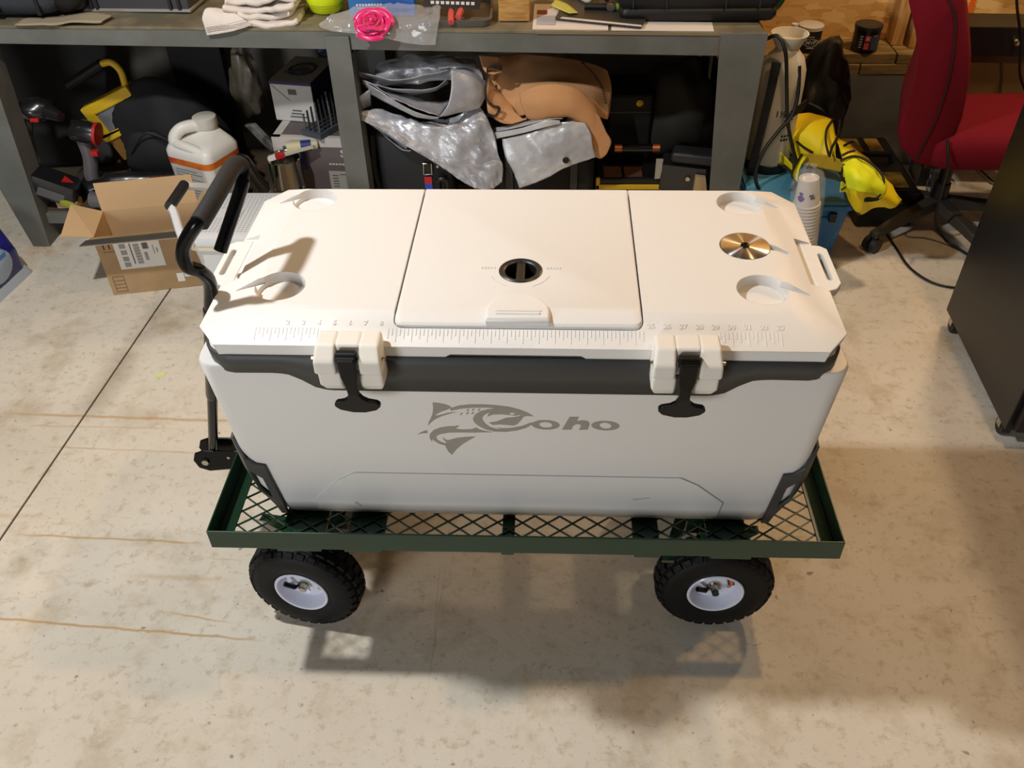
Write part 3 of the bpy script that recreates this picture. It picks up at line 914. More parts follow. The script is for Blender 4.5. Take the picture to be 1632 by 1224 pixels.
fish = [
    [(217, 98), (255, 100), (300, 108), (330, 118), (345, 130), (318, 143), (280, 155), (245, 172), (235, 184), (270, 178), (320, 164), (383, 158), (330, 171), (280, 186), (235, 207), (205, 230), (186, 252), (190, 225), (205, 200), (218, 165), (221, 130)],
    [(338, 134), (400, 116), (470, 109), (560, 108), (650, 113), (740, 123), (700, 130), (655, 134), (590, 128), (500, 129), (420, 135), (340, 150)],
    [(655, 134), (600, 139), (545, 152), (508, 174), (493, 202), (502, 226), (532, 250), (580, 274), (640, 289), (720, 291), (800, 280), (860, 262), (906, 236), (893, 226), (830, 250), (760, 264), (700, 268), (660, 261), (697, 276), (650, 270), (610, 258), (580, 238), (560, 214), (558, 194), (572, 176), (600, 163), (660, 150)],
    [(655, 134), (700, 128), (740, 123), (810, 140), (865, 160), (909, 184), (862, 182), (838, 188), (815, 176), (780, 182), (740, 176), (690, 172), (630, 174), (592, 188), (602, 166), (655, 150)],
    [(605, 228), (650, 222), (690, 207), (720, 196), (780, 191), (822, 182), (840, 188), (826, 208), (800, 236), (776, 247), (720, 243), (680, 240), (630, 244)],
    [(400, 248), (376, 272), (430, 277), (485, 274), (515, 262), (535, 276), (575, 286), (625, 294), (500, 297), (400, 296), (325, 298), (268, 309), (241, 325), (248, 348), (272, 364), (308, 376), (306, 389), (265, 379), (234, 360), (214, 343), (214, 364), (196, 335), (198, 308), (225, 281), (270, 263), (330, 254), (372, 253)],
    [(285, 330), (300, 345), (322, 353), (350, 345), (380, 336), (440, 329), (512, 325), (465, 352), (422, 380), (382, 416), (350, 458), (325, 435), (307, 402), (303, 382), (312, 366), (294, 350)],
    [(113, 312), (140, 295), (180, 280), (182, 302), (150, 303)]]
for (cx, cyy) in ((458, 146), (494, 143), (534, 143), (414, 170), (456, 166), (492, 165)):
    fish.append([(cx - 10, cyy + 8), (cx - 2, cyy - 5), (cx + 12, cyy - 7), (cx + 3, cyy + 5)])
obj('fish_emblem', flat(fish), decal, ck, smooth=0, label='grey leaping fish emblem')
obj('emblem_eye', flat([ell(764, 166, 17, 9, 14)]), whiteb, ck, smooth=0).location = (0, -.0004, 0)
let = ringp(992, 242, 95, 32, 44, 20, sh=-.25) + ringp(1400, 246, 96, 32, 40, 21, sh=-.25)
let.append([(1155, 188), (1220, 188), (1205, 217), (1245, 210), (1280, 215), (1293, 232), (1280, 273), (1220, 275), (1233, 246), (1226, 236), (1202, 236), (1180, 246), (1168, 273), (1103, 274)])
obj('lettering', flat(let), decal, ck, smooth=0, label='grey lettering oho continuing the curled fish body')
# scuffs on the front
for poly in ([(-.335, .040), (-.331, .044), (-.320, .028), (-.3225, .027)], [(.215, .072), (.250, .080), (.246, .077), (.220, .070)], [(.02, .010), (.045, .012), (.045, .009), (.02, .007)]):
    obj('scuff', front_plate(poly, .0023, .0026), mat('scuff_grey', (176, 172, 166), .7), ck, smooth=0)

# ------------------------------------------------------------------ things on the floor
card = mat('cardboard', (172, 142, 104), .8, bump=.1, bscale=60, rgb2=(160, 130, 92), vscale=5)
card_in = mat('cardboard_inside', (198, 166, 124), .8)
ink = mat('print_ink', (52, 40, 28), .8)
paper = mat('label_paper', (222, 218, 212), .6)
inkg = mat('print_grey', (96, 94, 94), .7)
plast_w = mat('plain_white_plastic', (222, 222, 218), .4, edge=.002)
plast_k = mat('black_plastic', (16, 16, 17), .45)
plast_k2 = mat('charcoal_plastic', (38, 38, 40), .45)
redp = mat('red_plastic', (176, 34, 34), .4)
yelp = mat('yellow_plastic', (214, 176, 30), .45)
clear = mat('clear_film', (236, 238, 240), .12, alpha=.17, spec=.9)

# open shipping carton
BW, BD_, BH, CT = .325, .185, .232, .004
bx = thing('shipping_carton', 'open brown cardboard shipping carton with flaps up beside the small white cooler', 'carton', (-1.478, 1.405, 0), D(12))
obj('front_panel', MB().box(0, BW, 0, CT, .001, BH), card, bx, smooth=0)
obj('back_panel', MB().box(0, BW, BD_ - CT, BD_, .001, BH), card_in, bx, smooth=0)
obj('side_panel', MB().box(0, CT, CT, BD_ - CT, .001, BH), card_in, bx, smooth=0)
obj('side_panel', MB().box(BW - CT, BW, CT, BD_ - CT, .001, BH), card_in, bx, smooth=0)
obj('bottom_panel', MB().box(CT, BW - CT, CT, BD_ - CT, .001, .005), card, bx, smooth=0)
fl = obj('flap', MB().hexa([(-.004, -.001, BH), (BW, -.001, BH), (BW, .003, BH), (-.004, .003, BH)], [(-.018, -.085, BH + .018), (BW - .004, -.085, BH + .014), (BW - .004, -.083, BH + .018), (-.018, -.083, BH + .022)]), card, bx, smooth=0)
pr = MB()
for i, (a, w) in enumerate(((.0, .05), (.055, .06), (.12, .075), (.2, .04), (.245, .065))):
    pr.hexa([(-.014 + a, -.0775, BH + .0600), (-.014 + a + w, -.0775, BH + .0585), (-.014 + a + w, -.076, BH + .0595), (-.014 + a, -.076, BH + .0605)],
            [(-.014 + a, -.040, BH + .0325), (-.014 + a + w, -.040, BH + .0325), (-.014 + a + w, -.040, BH + .034), (-.014 + a, -.040, BH + .034)])
obj('flap_print', MB().hexa([(-.010, -.034, BH + .0105), (BW - .002, -.034, BH + .0100), (BW - .002, -.034, BH + .0125), (-.010, -.034, BH + .0130)], [(-.0175, -.0845, BH + .0200), (BW - .004, -.0845, BH + .0160), (BW - .004, -.0835, BH + .0190), (-.0175, -.0835, BH + .0230)]), mat('dark_tape', (64, 66, 66), .5), fl, smooth=0, label='dark printed packing tape along the flap')
obj('flap', MB().hexa([(0, BD_ - .004, BH), (BW, BD_ - .004, BH), (BW, BD_, BH), (0, BD_, BH)], [(-.002, BD_ + .012, BH + .098), (BW, BD_ + .012, BH + .098), (BW, BD_ + .016, BH + .098), (-.002, BD_ + .016, BH + .098)]), card_in, bx, smooth=0)
obj('flap', MB().hexa([(0, .004, BH), (.004, .004, BH), (.004, BD_ - .004, BH), (0, BD_ - .004, BH)], [(-.088, -.02, BH + .028), (-.086, -.02, BH + .031), (-.082, BD_ - .03, BH + .052), (-.084, BD_ - .03, BH + .049)]), card_in, bx, smooth=0)
obj('flap', MB().hexa([(BW - .004, .004, BH), (BW, .004, BH), (BW, BD_ - .004, BH), (BW - .004, BD_ - .004, BH)], [(BW + .05, .01, BH + .075), (BW + .054, .01, BH + .075), (BW + .054, BD_ - .01, BH + .075), (BW + .05, BD_ - .01, BH + .075)]), card_in, bx, smooth=0)
lab = obj('shipping_label', MB().box(.056, .205, -.0012, -.0003, .100, .208), paper, bx, smooth=0)
q = MB()
for z in (.190, .165, .140, .117):
    for k in range(5):
        q.box(.074 + .004 * k, .0765 + .004 * k, -.0016, -.0012, z - .009, z + .009)
for k in range(22): q.box(.118, .137, -.0016, -.0012, .1155 + .0037 * k, .1155 + .0037 * k + (.0022 if k % 3 else .0012))
for k in range(9): q.box(.147, .158, -.0016, -.0012, .128 + .0036 * k, .1300 + .0036 * k)
q.box(.106, .110, -.0016, -.0012, .118, .198).box(.147, .166, -.0016, -.0012, .172, .196).box(.180, .182, -.0016, -.0012, .150, .185).box(.190, .193, -.0016, -.0012, .155, .172)
obj('label_print', q, inkg, lab, smooth=0)['kind'] = 'stuff'
q = MB().box(.018, .060, -.0006, -.0001, .172, .1735)
for x in (.024, .042):
    q.prism([(x, .212), (x + .006, .203), (x + .002, .203), (x + .002, .182), (x - .002, .182), (x - .002, .203), (x - .006, .203)], -.0006, -.0001, 'y')
q.box(.016, .0172, -.0006, -.0001, .012, .074).box(.052, .0532, -.0006, -.0001, .012, .074)
for z in (.012, .0265, .041, .056, .0728): q.box(.016, .0532, -.0006, -.0001, z, z + .0012)
for k in range(5): q.box(.236 + .012 * k, .240 + .012 * k, -.0006, -.0001, .222, .231)
obj('carton_print', q, ink, bx, smooth=0)['kind'] = 'stuff'
l2 = obj('barcode_label', MB().box(.228, .252, -.0012, -.0003, .028, .062, T(0, 0, 0)).box(.255, .30, -.001, -.0003, .045, .088), paper, bx, smooth=0)
q = MB()
for k in range(10): q.box(.262 + .0036 * k, .2640 + .0036 * k, -.0014, -.001, .052, .080)
obj('label_print', q, inkg, l2, smooth=0)['kind'] = 'stuff'

# small white cooler
mc = thing('small_cooler', 'small white cooler with gridded lid and swing handle behind the tow handle', 'cooler', (-.90, 1.385, 0))
def rr3(hx, hy, r, z, n=5, ox=0, oy=0):
    return [(x + ox, y + oy, z) for x, y in rrect(-hx, hx, -hy, hy, r, (1, 1, 1, 1), n)]
igl = mat('old_white_plastic', (216, 218, 220), .4, edge=.003)
obj('body', MB().loft([rr3(.150, .115, .03, 0), rr3(.178, .134, .03, .285)]), igl, mc, smooth=40)
obj('rim', MB().loft([rr3(.188, .142, .03, .285), rr3(.190, .144, .03, .302)]), mat('cream_plastic', (226, 222, 200), .45), mc, smooth=40)
ld = obj('lid', MB().loft([rr3(.192, .146, .032, .303), rr3(.194, .148, .032, .318), rr3(.190, .144, .03, .333), rr3(.178, .132, .025, .338)]), igl, mc, smooth=40)
q = MB()
for i in range(-13, 14):
    q.box(i * .0125 - .0006, i * .0125 + .0006, -.12, .12, .338, .3388)
for j in range(-9, 10):
    q.box(-.168, .168, j * .0125 - .0006, j * .0125 + .0006, .338, .3388)
q2 = obj('lid_grid', q, mat('grid_shadow', (176, 180, 184), .6), ld, smooth=0)
q2['kind'] = 'stuff'
obj('badge', MB().loft([rr3(.045, .028, .01, .3386, ox=-.085), rr3(.044, .027, .01, .3400, ox=-.085)]), igl, ld, smooth=30)
obj('lettering', text_mb('ig', .034, T(-.085, .0, .3402), .0008), mat('grid_shadow2', (150, 154, 160), .6), ld, smooth=0)
for yy, y2 in ((-.156, -.075), (.156, .075)):
    hd = obj('handle_arm', MB().tube(spline([(-.165, yy, .31), (-.185, yy, .345), (-.222, y2 * 1.12, .39), (-.235, y2, .402)], 4), .013, 8), igl, mc)
obj('hand_grip', MB().tube([(-.236, -.072, .402), (-.236, .072, .402)], .0165, 12), plast_k2, mc, label='black ribbed hand grip')

# shrink wrapped water at the left edge
wp = thing('water_pack', 'blue film wrapped pack of water bottles on the floor at the left edge', 'water pack', (-1.865, 1.39, 0), D(-8))
film = mat('blue_film', (34, 34, 128), .25, coat=.4, rgb2=(20, 22, 92), vscale=14)
film2 = mat('clear_wrap', (176, 182, 190), .2, coat=.3)
def slab(x0, x1, y0, y1, z, r):
    return [(x, y, z) for x, y in rrect(x0, x1, y0, y1, r)]
obj('film', MB().loft([slab(-.42, -.008, -.19, .165, .012, .03), slab(-.42, -.002, -.19, .165, .10, .04), slab(-.42, -.015, -.185, .158, .185, .05), slab(-.40, -.05, -.16, .13, .212, .06)]), film, wp, smooth=60)
obj('bottom_wrap', MB().loft([slab(-.42, .006, -.196, .176, .0, .02), slab(-.42, -.004, -.192, .168, .03, .03)]), film2, wp, smooth=50)
q = MB()
q.lathe([(.0, .0), (.055, .002), (.058, .008), (.050, .012)], 24, T(-.010, .035, .10) @ RY(PI / 2) @ Matrix.Diagonal((1, 1.25, .9, 1)))
obj('bottle_window', q, mat('bottle_plastic', (150, 168, 190), .1, coat=.5), wp, smooth=40)
obj('bottle', MB().tube([(-.028, -.01, .125), (-.028, .085, .125)], .03, 12), mat('water_blue', (60, 110, 190), .15, coat=.5), wp)

# blue storage box, cups, vest, sprayer in the right hand corner
blue = mat('blue_plastic', (26, 122, 196), .4, edge=.003)
tb = thing('storage_box', 'blue plastic storage box with pale lid under the yellow vest', 'storage box', (.915, 1.82, 0))
obj('body', MB().loft([rr3(.150, .150, .02, 0), rr3(.172, .172, .02, .205)]), blue, tb, smooth=40)
obj('rim', MB().loft([rr3(.180, .180, .02, .206), rr3(.180, .180, .02, .224)]), blue, tb, smooth=40)
obj('lid', MB().loft([rr3(.176, .176, .02, .2245), rr3(.174, .174, .02, .238), rr3(.160, .160, .02, .242)]), mat('pale_blue_plastic', (74, 142, 176), .5), tb, smooth=40)
obj('panel_rib', MB().box(-.10, .02, -.1745, -.166, .04, .18), blue, tb, smooth=0, bevel=.004)
obj('panel_rib', MB().box(.045, .125, -.1745, -.166, .04, .18), blue, tb, smooth=0, bevel=.004)
obj('latch', MB().box(-.02, .055, -.150, -.120, .2425, .252), blue, tb, smooth=0, bevel=.003)
obj('latch', MB().box(.10, .125, -.187, -.1765, .165, .20), plast_k, tb, smooth=0, bevel=.002)

cupm = mat('paper_cup_white', (228, 224, 222), .55)
cup_mesh = MB().lathe([(.0, .0885), (.0285, .0885), (.0292, .0950), (.0318, .0950), (.0325, .088), (.0415, .006), (.0445, .0055), (.0455, .002), (.0440, .0), (.0420, .001), (.0405, .004), (.0310, .084), (.0, .084)], 24).mesh('paper_cup')
base = Vector((.935, 1.555, 0.0))
axis = Vector((-.115, .02, 1.0)).normalized()
ax_x = (Vector((1, 0, 0)) - axis * axis.x).normalized()
qrot = Matrix((ax_x, axis.cross(ax_x), axis)).transposed().to_euler()
ncup = 24
ORD = ['', 'first', 'second', 'third', 'fourth', 'fifth', 'sixth', 'seventh', 'eighth', 'ninth', 'tenth', 'eleventh', 'twelfth', 'thirteenth', 'fourteenth', 'fifteenth', 'sixteenth', 'seventeenth', 'eighteenth', 'nineteenth', 'twentieth', 'twenty first', 'twenty second', 'twenty third', 'twenty fourth']
for i in range(ncup):
    p = base + axis * (.0122 * i + .001)
    c = obj('paper_cup', cup_mesh, cupm, smooth=50)
    c.location = p
    c.rotation_euler = qrot
    if i < ncup - 1:
        tag(c, 'white paper cup nested in the sleeve, ' + ORD[ncup - i] + ' from the top of the stack', 'paper cup', 'paper cups in the sleeve')
    else:
        tag(c, 'topmost white paper cup in the clear sleeve with purple print', 'paper cup', 'paper cups in the sleeve')
        pm = mat('purple_print', (84, 70, 160), .5)
        q = MB()
        for a0, a1, zz_, hh in ((D(205), D(243), .036, .024), (D(210), D(236), .052, .010)):
            n = 8
            vs, fs = [], []
            for k in range(n + 1):
                a = a0 + (a1 - a0) * k / n
                w = hh * math.sin(PI * (k + .35) / (n + .7))
                for z in (zz_ - w / 2, zz_ + w / 2):
                    r = .0421 - (z - .006) * .11 + .0003
                    vs.append((r * math.cos(a), r * math.sin(a), z))
            for k in range(n): fs.append((2 * k, 2 * k + 2, 2 * k + 3, 2 * k + 1))
            q.add(vs, fs)
        obj('print', q, pm, c, smooth=0, solid=.0002, label='purple swirl print')
        q = MB()
        for zz_, da in ((.047, 0), (.038, .1)):
            for k in range(3):
                a = D(268) + da + k * .13
                M = RZ(a) @ T(.0421 - (zz_ - .006) * .11 + .0003, 0, zz_)
                q.box(0, .0004, -.0024, .0024, -.0038, .0038, M)
        obj('print', q, mat('dark_print', (40, 36, 60), .5), c, smooth=0, label='small dark print')
sl = [(.049, .0), (.050, .15), (.050, .30), (.048, .365), (.040, .392), (.022, .405), (.012, .412), (.02, .420)]
rings = []
for r, z in sl:
    rings.append([(r * (1 + .05 * mnoise.noise(Vector((math.cos(2 * PI * k / 20) * 2, math.sin(2 * PI * k / 20) * 2, z * 30)))) * math.cos(2 * PI * k / 20) * (1.12 if z > .25 else 1),
                   r * math.sin(2 * PI * k / 20), z + (.012 * mnoise.noise(Vector((k * 1.3, 0, 5))) if z > .38 else 0)) for k in range(20)])
sv = obj('cup_sleeve', MB().loft(rings, False, False), clear, smooth=60)
sv.location = base; sv.rotation_euler = qrot
tag(sv, 'clear plastic sleeve crumpled over the stack of paper cups', 'plastic sleeve')

def curved(r, a0, a1, z0, z1, n=6):
    vs, fs = [], []
    for k in range(n + 1):
        a = a0 + (a1 - a0) * k / n
        for z in (z0, z1): vs.append((r * math.cos(a), r * math.sin(a), z))
    for k in range(n): fs.append((2 * k, 2 * k + 2, 2 * k + 3, 2 * k + 1))
    return vs, fs
def curved_text(body, size, r, a_c, zc, mb=None):
    tm2 = text_mb(body, size, Matrix.Identity(4), .0003, None, size * .018)
    mb = mb or MB()
    vs = []
    for v in tm2.v:
        a = a_c + v.x / r
        vs.append(((r + v.z + .0004) * math.cos(a), (r + v.z + .0004) * math.sin(a), zc + v.y))
    return mb.add(vs, tm2.f)
# pump sprayer standing on the blue box
sp_ = thing('pump_sprayer', 'white pump sprayer with funnel top, black strap and hose beside the bench', 'sprayer', (.838, 1.915, .243))
spw = mat('sprayer_white', (206, 200, 184), .45, bump=.05, bscale=40)
obj('tank', MB().lathe([(.0, .0), (.074, .0), (.078, .02), (.078, .30), (.075, .355), (.062, .395), (.044, .415), (.036, .43), (.0, .43)], 32), spw, sp_, smooth=45)
obj('base_skirt', MB().lathe([(.081, .0), (.082, .004), (.082, .03), (.0785, .032), (.0785, .0)], 32), plast_k, sp_)
obj('funnel_top', MB().lathe([(.034, .425), (.042, .432), (.058, .462), (.061, .470), (.062, .474), (.057, .474), (.040, .446), (.0, .442)], 28), spw, sp_, smooth=45)
obj('strap', MB().loft([[(-.058, -.062, .40), (-.030, -.074, .40), (-.030, -.072, .40), (-.058, -.058, .40)], [(-.062, -.074, .33), (-.036, -.086, .33), (-.036, -.082, .33), (-.062, -.070, .33)],
                       [(-.072, -.078, .15), (-.048, -.088, .15), (-.048, -.084, .15), (-.072, -.074, .15)], [(-.085, -.080, .0), (-.058, -.090, .0), (-.058, -.086, .0), (-.085, -.076, .0)]]), plast_k, sp_, smooth=0)
q = MB()
curved_text('1½ Gal', .030, .0782, D(288), .225, q)
for k in range(4): q.add(*curved(.0786, D(280) + .13 * k, D(280) + .13 * k + .08, .200, .204))
for k in range(6): q.add(*curved(.0786, D(280) + .14 * (k % 3), D(280) + .14 * (k % 3) + .10, .140 - .014 * (k // 3), .148 - .014 * (k // 3)))
tm_ = obj('lettering', q, mat('print_black', (28, 26, 26), .6), sp_, smooth=0)
hose = spline([(0.754, 1.870, 0.713), (0.784, 1.850, 0.728), (0.813, 1.830, 0.680), (0.835, 1.820, 0.569), (0.858, 1.820, 0.459), (0.890, 1.820, 0.367), (0.921, 1.800, 0.294)], 6)
L0 = Vector((.838, 1.915, .243))
obj('hose', MB().tube([Vector(p) - L0 for p in hose], .0065, 8), plast_k, sp_)
hose2 = spline([(0.874, 1.860, 0.627), (0.882, 1.840, 0.539), (0.870, 1.820, 0.470), (0.828, 1.800, 0.423), (0.778, 1.760, 0.361), (0.764, 1.735, 0.279), (0.813, 1.725, 0.204), (0.873, 1.720, 0.207), (0.904, 1.720, 0.275)], 6)
obj('hose', MB().tube([Vector(p) - L0 for p in hose2], .0065, 8), plast_k, sp_)
obj('hose_clip', MB().hexa([(.035, -.090, .215), (.080, -.07, .24), (.080, -.06, .24), (.035, -.08, .215)], [(.035, -.090, .245), (.080, -.07, .275), (.080, -.06, .275), (.035, -.08, .245)]), plast_k, sp_, smooth=0, bevel=.003)

# high visibility vest
vesty = mat('vest_yellow', (250, 226, 10), .6)
vestn = mat('vest_neon', (232, 244, 30), .55)
trimk = mat('vest_trim', (20, 19, 16), .7)
vt = thing('safety_vest', 'crumpled yellow safety vest with black trim lying over the blue box', 'vest', (.98, 1.80, .25))
L0 = Vector((.98, 1.80, .25))
def loc(rows): return [[Vector(p) - L0 for p in r] for r in rows]
def vpart(rows, m, nu=16, nv=12, amp=.006, sc=22, trim=None):
    o = obj('fabric', sheet(loc(rows), nu, nv, amp, sc, len(bpy.data.objects) * .7), m, vt, smooth=60, solid=.0022)
    return o
vpart([[(0.901, 1.974, 0.400), (0.963, 1.937, 0.430), (1.042, 1.930, 0.410)], [(0.874, 1.911, 0.360), (0.948, 1.839, 0.400), (1.038, 1.831, 0.390)], [(0.909, 1.865, 0.310), (0.962, 1.807, 0.350), (1.030, 1.759, 0.350)], [(0.939, 1.842, 0.280), (0.986, 1.783, 0.310), (1.048, 1.735, 0.320)]], vesty)
vpart([[(1.034, 1.824, 0.400), (1.092, 1.754, 0.380), (1.149, 1.667, 0.350), (1.207, 1.553, 0.300)], [(1.017, 1.680, 0.400), (1.034, 1.557, 0.410), (1.095, 1.519, 0.370), (1.183, 1.529, 0.290)], [(1.018, 1.600, 0.350), (1.045, 1.512, 0.340), (1.095, 1.516, 0.320), (1.169, 1.556, 0.270)], [(1.053, 1.606, 0.270), (1.085, 1.559, 0.240), (1.126, 1.583, 0.250), (1.170, 1.592, 0.250)]], vesty, 18, 16, .008)
vpart([[(0.996, 1.591, 0.415), (1.035, 1.597, 0.425), (1.073, 1.563, 0.420), (1.115, 1.523, 0.390)], [(0.980, 1.507, 0.420), (1.005, 1.466, 0.435), (1.059, 1.464, 0.410), (1.116, 1.478, 0.370)], [(0.992, 1.479, 0.380), (1.021, 1.436, 0.390), (1.077, 1.457, 0.370), (1.095, 1.469, 0.350)]], vestn, 16, 12, .008, 30)
vpart([[(0.818, 1.850, 0.310), (0.854, 1.849, 0.330), (0.899, 1.803, 0.300)], [(0.831, 1.862, 0.285), (0.874, 1.842, 0.285), (0.908, 1.804, 0.275)]], vesty, 8, 6, .004)
vpart([[(0.925, 1.808, 0.340), (0.902, 1.762, 0.330), (0.872, 1.698, 0.320)], [(0.938, 1.779, 0.340), (0.901, 1.715, 0.330), (0.890, 1.664, 0.300)]], vestn, 6, 6, .002)
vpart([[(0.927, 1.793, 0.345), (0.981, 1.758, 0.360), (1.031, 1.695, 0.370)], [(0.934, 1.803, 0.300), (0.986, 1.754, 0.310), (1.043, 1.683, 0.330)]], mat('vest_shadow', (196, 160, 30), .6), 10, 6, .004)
vpart([[(0.989, 1.540, 0.370), (1.022, 1.553, 0.370), (1.053, 1.576, 0.360)], [(0.996, 1.547, 0.330), (1.026, 1.556, 0.330), (1.044, 1.554, 0.340)]], vestn, 8, 5, .003)
q = MB()
for path in ([(1.045, 1.918, 0.415), (1.009, 1.852, 0.410), (0.989, 1.775, 0.400), (0.995, 1.728, 0.370)], [(1.076, 1.941, 0.400), (1.039, 1.813, 0.405), (0.999, 1.727, 0.400), (0.988, 1.698, 0.380)],
             [(0.987, 1.580, 0.425), (1.031, 1.591, 0.435), (1.071, 1.557, 0.430), (1.109, 1.508, 0.400), (1.089, 1.459, 0.360), (1.059, 1.469, 0.350), (1.056, 1.471, 0.340)],
             [(0.997, 1.546, 0.340), (1.046, 1.557, 0.370), (0.999, 1.547, 0.380)], [(0.899, 1.915, 0.370), (0.922, 1.835, 0.360), (0.952, 1.772, 0.360)], [(0.922, 1.788, 0.345), (0.870, 1.683, 0.325), (0.889, 1.660, 0.300)],
             [(1.058, 1.480, 0.335), (1.104, 1.498, 0.330), (1.164, 1.562, 0.320), (1.205, 1.541, 0.290)], [(0.819, 1.861, 0.290), (0.862, 1.842, 0.280), (0.916, 1.795, 0.270)], [(1.080, 1.546, 0.245), (1.046, 1.598, 0.270), (1.039, 1.629, 0.300)],
             [(0.994, 1.563, 0.420), (0.981, 1.525, 0.400), (0.996, 1.513, 0.380)], [(1.003, 1.626, 0.420), (1.021, 1.628, 0.430), (1.045, 1.641, 0.430)], [(1.035, 1.720, 0.410), (1.069, 1.749, 0.410), (1.082, 1.741, 0.400)]):
    q.tube([Vector(p) - L0 for p in spline(path, 5)], .0042, 6)
obj('trim', q, trimk, vt, smooth=40)

# black and yellow tool case on the floor by the wall
tc_ = thing('tool_case', 'black tool case with yellow panels lying behind the red chair', 'tool case', (1.31, 2.10, 0))
obj('body', MB().box(-.10, .105, -.22, .25, 0, .15), plast_k, tc_, smooth=0, bevel=.012)
for (a, b, c, d) in ((-.085, -.02, .10, .22), (.005, .06, .10, .22), (-.07, .07, -.19, -.07)):
    obj('panel', MB().box(a, b, c, d, .1505, .156), mat('dirty_yellow', (150, 118, 34), .6, rgb2=(104, 80, 24), vscale=14), tc_, smooth=0, bevel=.003)
obj('carry_handle', MB().tube([(-.06, .02, .152), (-.05, .02, .185), (.05, .02, .185), (.06, .02, .152)], .012, 8), plast_k, tc_)

# black bag slumped against the wall
def lump(mb, c, r, seed, amp=.25, n=20, m_=14, sc=1.6):
    rings = []
    for j in range(m_ + 1):
        th = PI * j / m_
        ring = []
        for i in range(n):
            a = 2 * PI * i / n
            d = Vector((math.sin(th) * math.cos(a), math.sin(th) * math.sin(a), math.cos(th)))
            f = 1 + amp * mnoise.noise(d * sc + Vector((seed, seed, 0)))
            ring.append((c[0] + r[0] * d.x * f, c[1] + r[1] * d.y * f, c[2] + r[2] * d.z * f))
        rings.append(ring)
    return mb.loft(rings, False, False)
blackc = mat('black_cloth', (17, 17, 19), .8, bump=.5, bscale=14)
blackv = mat('black_vinyl', (20, 20, 22), .42, bump=.8, bscale=12)
bb = thing('slumped_bag', 'black vinyl bag slumped against the low wall below the cans', 'bag', (1.055, 2.13, 0))
obj('bag_body', lump(MB(), (0, .01, .29), (.105, .10, .30), 3.1, .35, 28, 20, 2.4), blackv, bb, smooth=60)
obj('carry_strap', MB().tube(spline([(-.07, -.09, .42), (-.02, -.118, .40), (.03, -.12, .33), (.045, -.115, .22)], 5), .008, 6), blackv, bb)

# cans on the sill
def can(name, label, x, y, r, h_, body, lidm_, art):
    t_ = thing(name, label, 'can', (x, y, .4665))
    obj('body', MB().lathe([(0, 0), (r * .96, 0), (r, .003), (r, h_ * .86), (r * .93, h_ * .9), (0, h_ * .9)], 28), body, t_, smooth=40)
    obj('lid', MB().lathe([(r * 1.0, h_ * .84), (r * 1.05, h_ * .85), (r * 1.05, h_ * .98), (r * .98, h_), (0, h_)], 28), lidm_, t_, smooth=40)
    art(t_, r, h_)
    return t_
silver = mat('silver_print', (196, 194, 190), .4, .2)
def art1(t_, r, h_):
    q = MB()
    vs, fs = [], []
    for k in range(25):
        a = 2 * PI * k / 24
        for rr in (.021, .025):
            x, z = rr * 1.25 * math.cos(a), rr * .62 * math.sin(a)
            aa = D(268) + x / r
            vs.append(((r + .0005) * math.cos(aa), (r + .0005) * math.sin(aa), .040 + z))
    for k in range(24): fs.append((2 * k, 2 * k + 2, 2 * k + 3, 2 * k + 1))
    q.add(vs, fs)
    curved_text('MVP', .021, r, D(268), .040, q)
    for k in range(5): q.add(*curved(r + .0005, D(254) + .10 * k, D(254) + .10 * k + .07, .060, .065))
    q.add(*curved(r + .0005, D(250), D(285), .018, .022))
    for k in range(3): q.add(*curved(r + .0005, D(310) + .12 * k, D(310) + .12 * k + .07, .032, .048))
    obj('can_print', q, silver, t_, smooth=0)
can('paint_can', 'dark can with silver lid and oval emblem on the timber sill', 1.057, 2.455, .046, .098, mat('can_dark', (34, 28, 24), .35), mat('can_silver', (205, 200, 190), .4, .1), art1)
def art2(t_, r, h_):
    q = MB()
    q.add(*curved(r + .0005, D(248), D(272), .047, .068)).add(*curved(r + .0005, D(248), D(270), .016, .042))
    obj('can_print', q, mat('red_print', (206, 70, 66), .5), t_, smooth=0, label='red warning squares')
    q = MB()
    q.add(*curved(r + .0005, D(276), D(318), .014, .066))
    obj('can_print', q, mat('slate_print', (66, 70, 88), .5), t_, smooth=0)
    q = MB()
    q.add(*curved(r + .0007, D(256), D(264), .052, .063))
    for z in (.030, .040, .050, .060, .020): q.add(*curved(r + .0006, D(226), D(240), z, z + .006))
    q.add(*curved(r + .0006, D(284), D(305), .066, .0685))
    obj('can_print', q, silver, t_, smooth=0)
can('polish_can', 'navy blue can with dark lid and red label squares near the wall stud', 1.277, 2.452, .050, .100, mat('can_navy', (22, 20, 34), .3), mat('can_black_lid', (40, 36, 34), .4), art2)
rb = thing('red_bottle', 'small bottle with red label on the sill behind the sprayer', 'bottle', (.995, 2.46, .4665))
obj('body', MB().lathe([(0, 0), (.022, 0), (.024, .004), (.024, .055), (.012, .068), (.010, .085), (0, .085)], 18), mat('amber_red', (150, 40, 34), .3, rgb2=(190, 120, 90), vscale=60), rb, smooth=40)
obj('cap', MB().lathe([(.013, .080), (.013, .098), (0, .098)], 16), plast_w, rb)

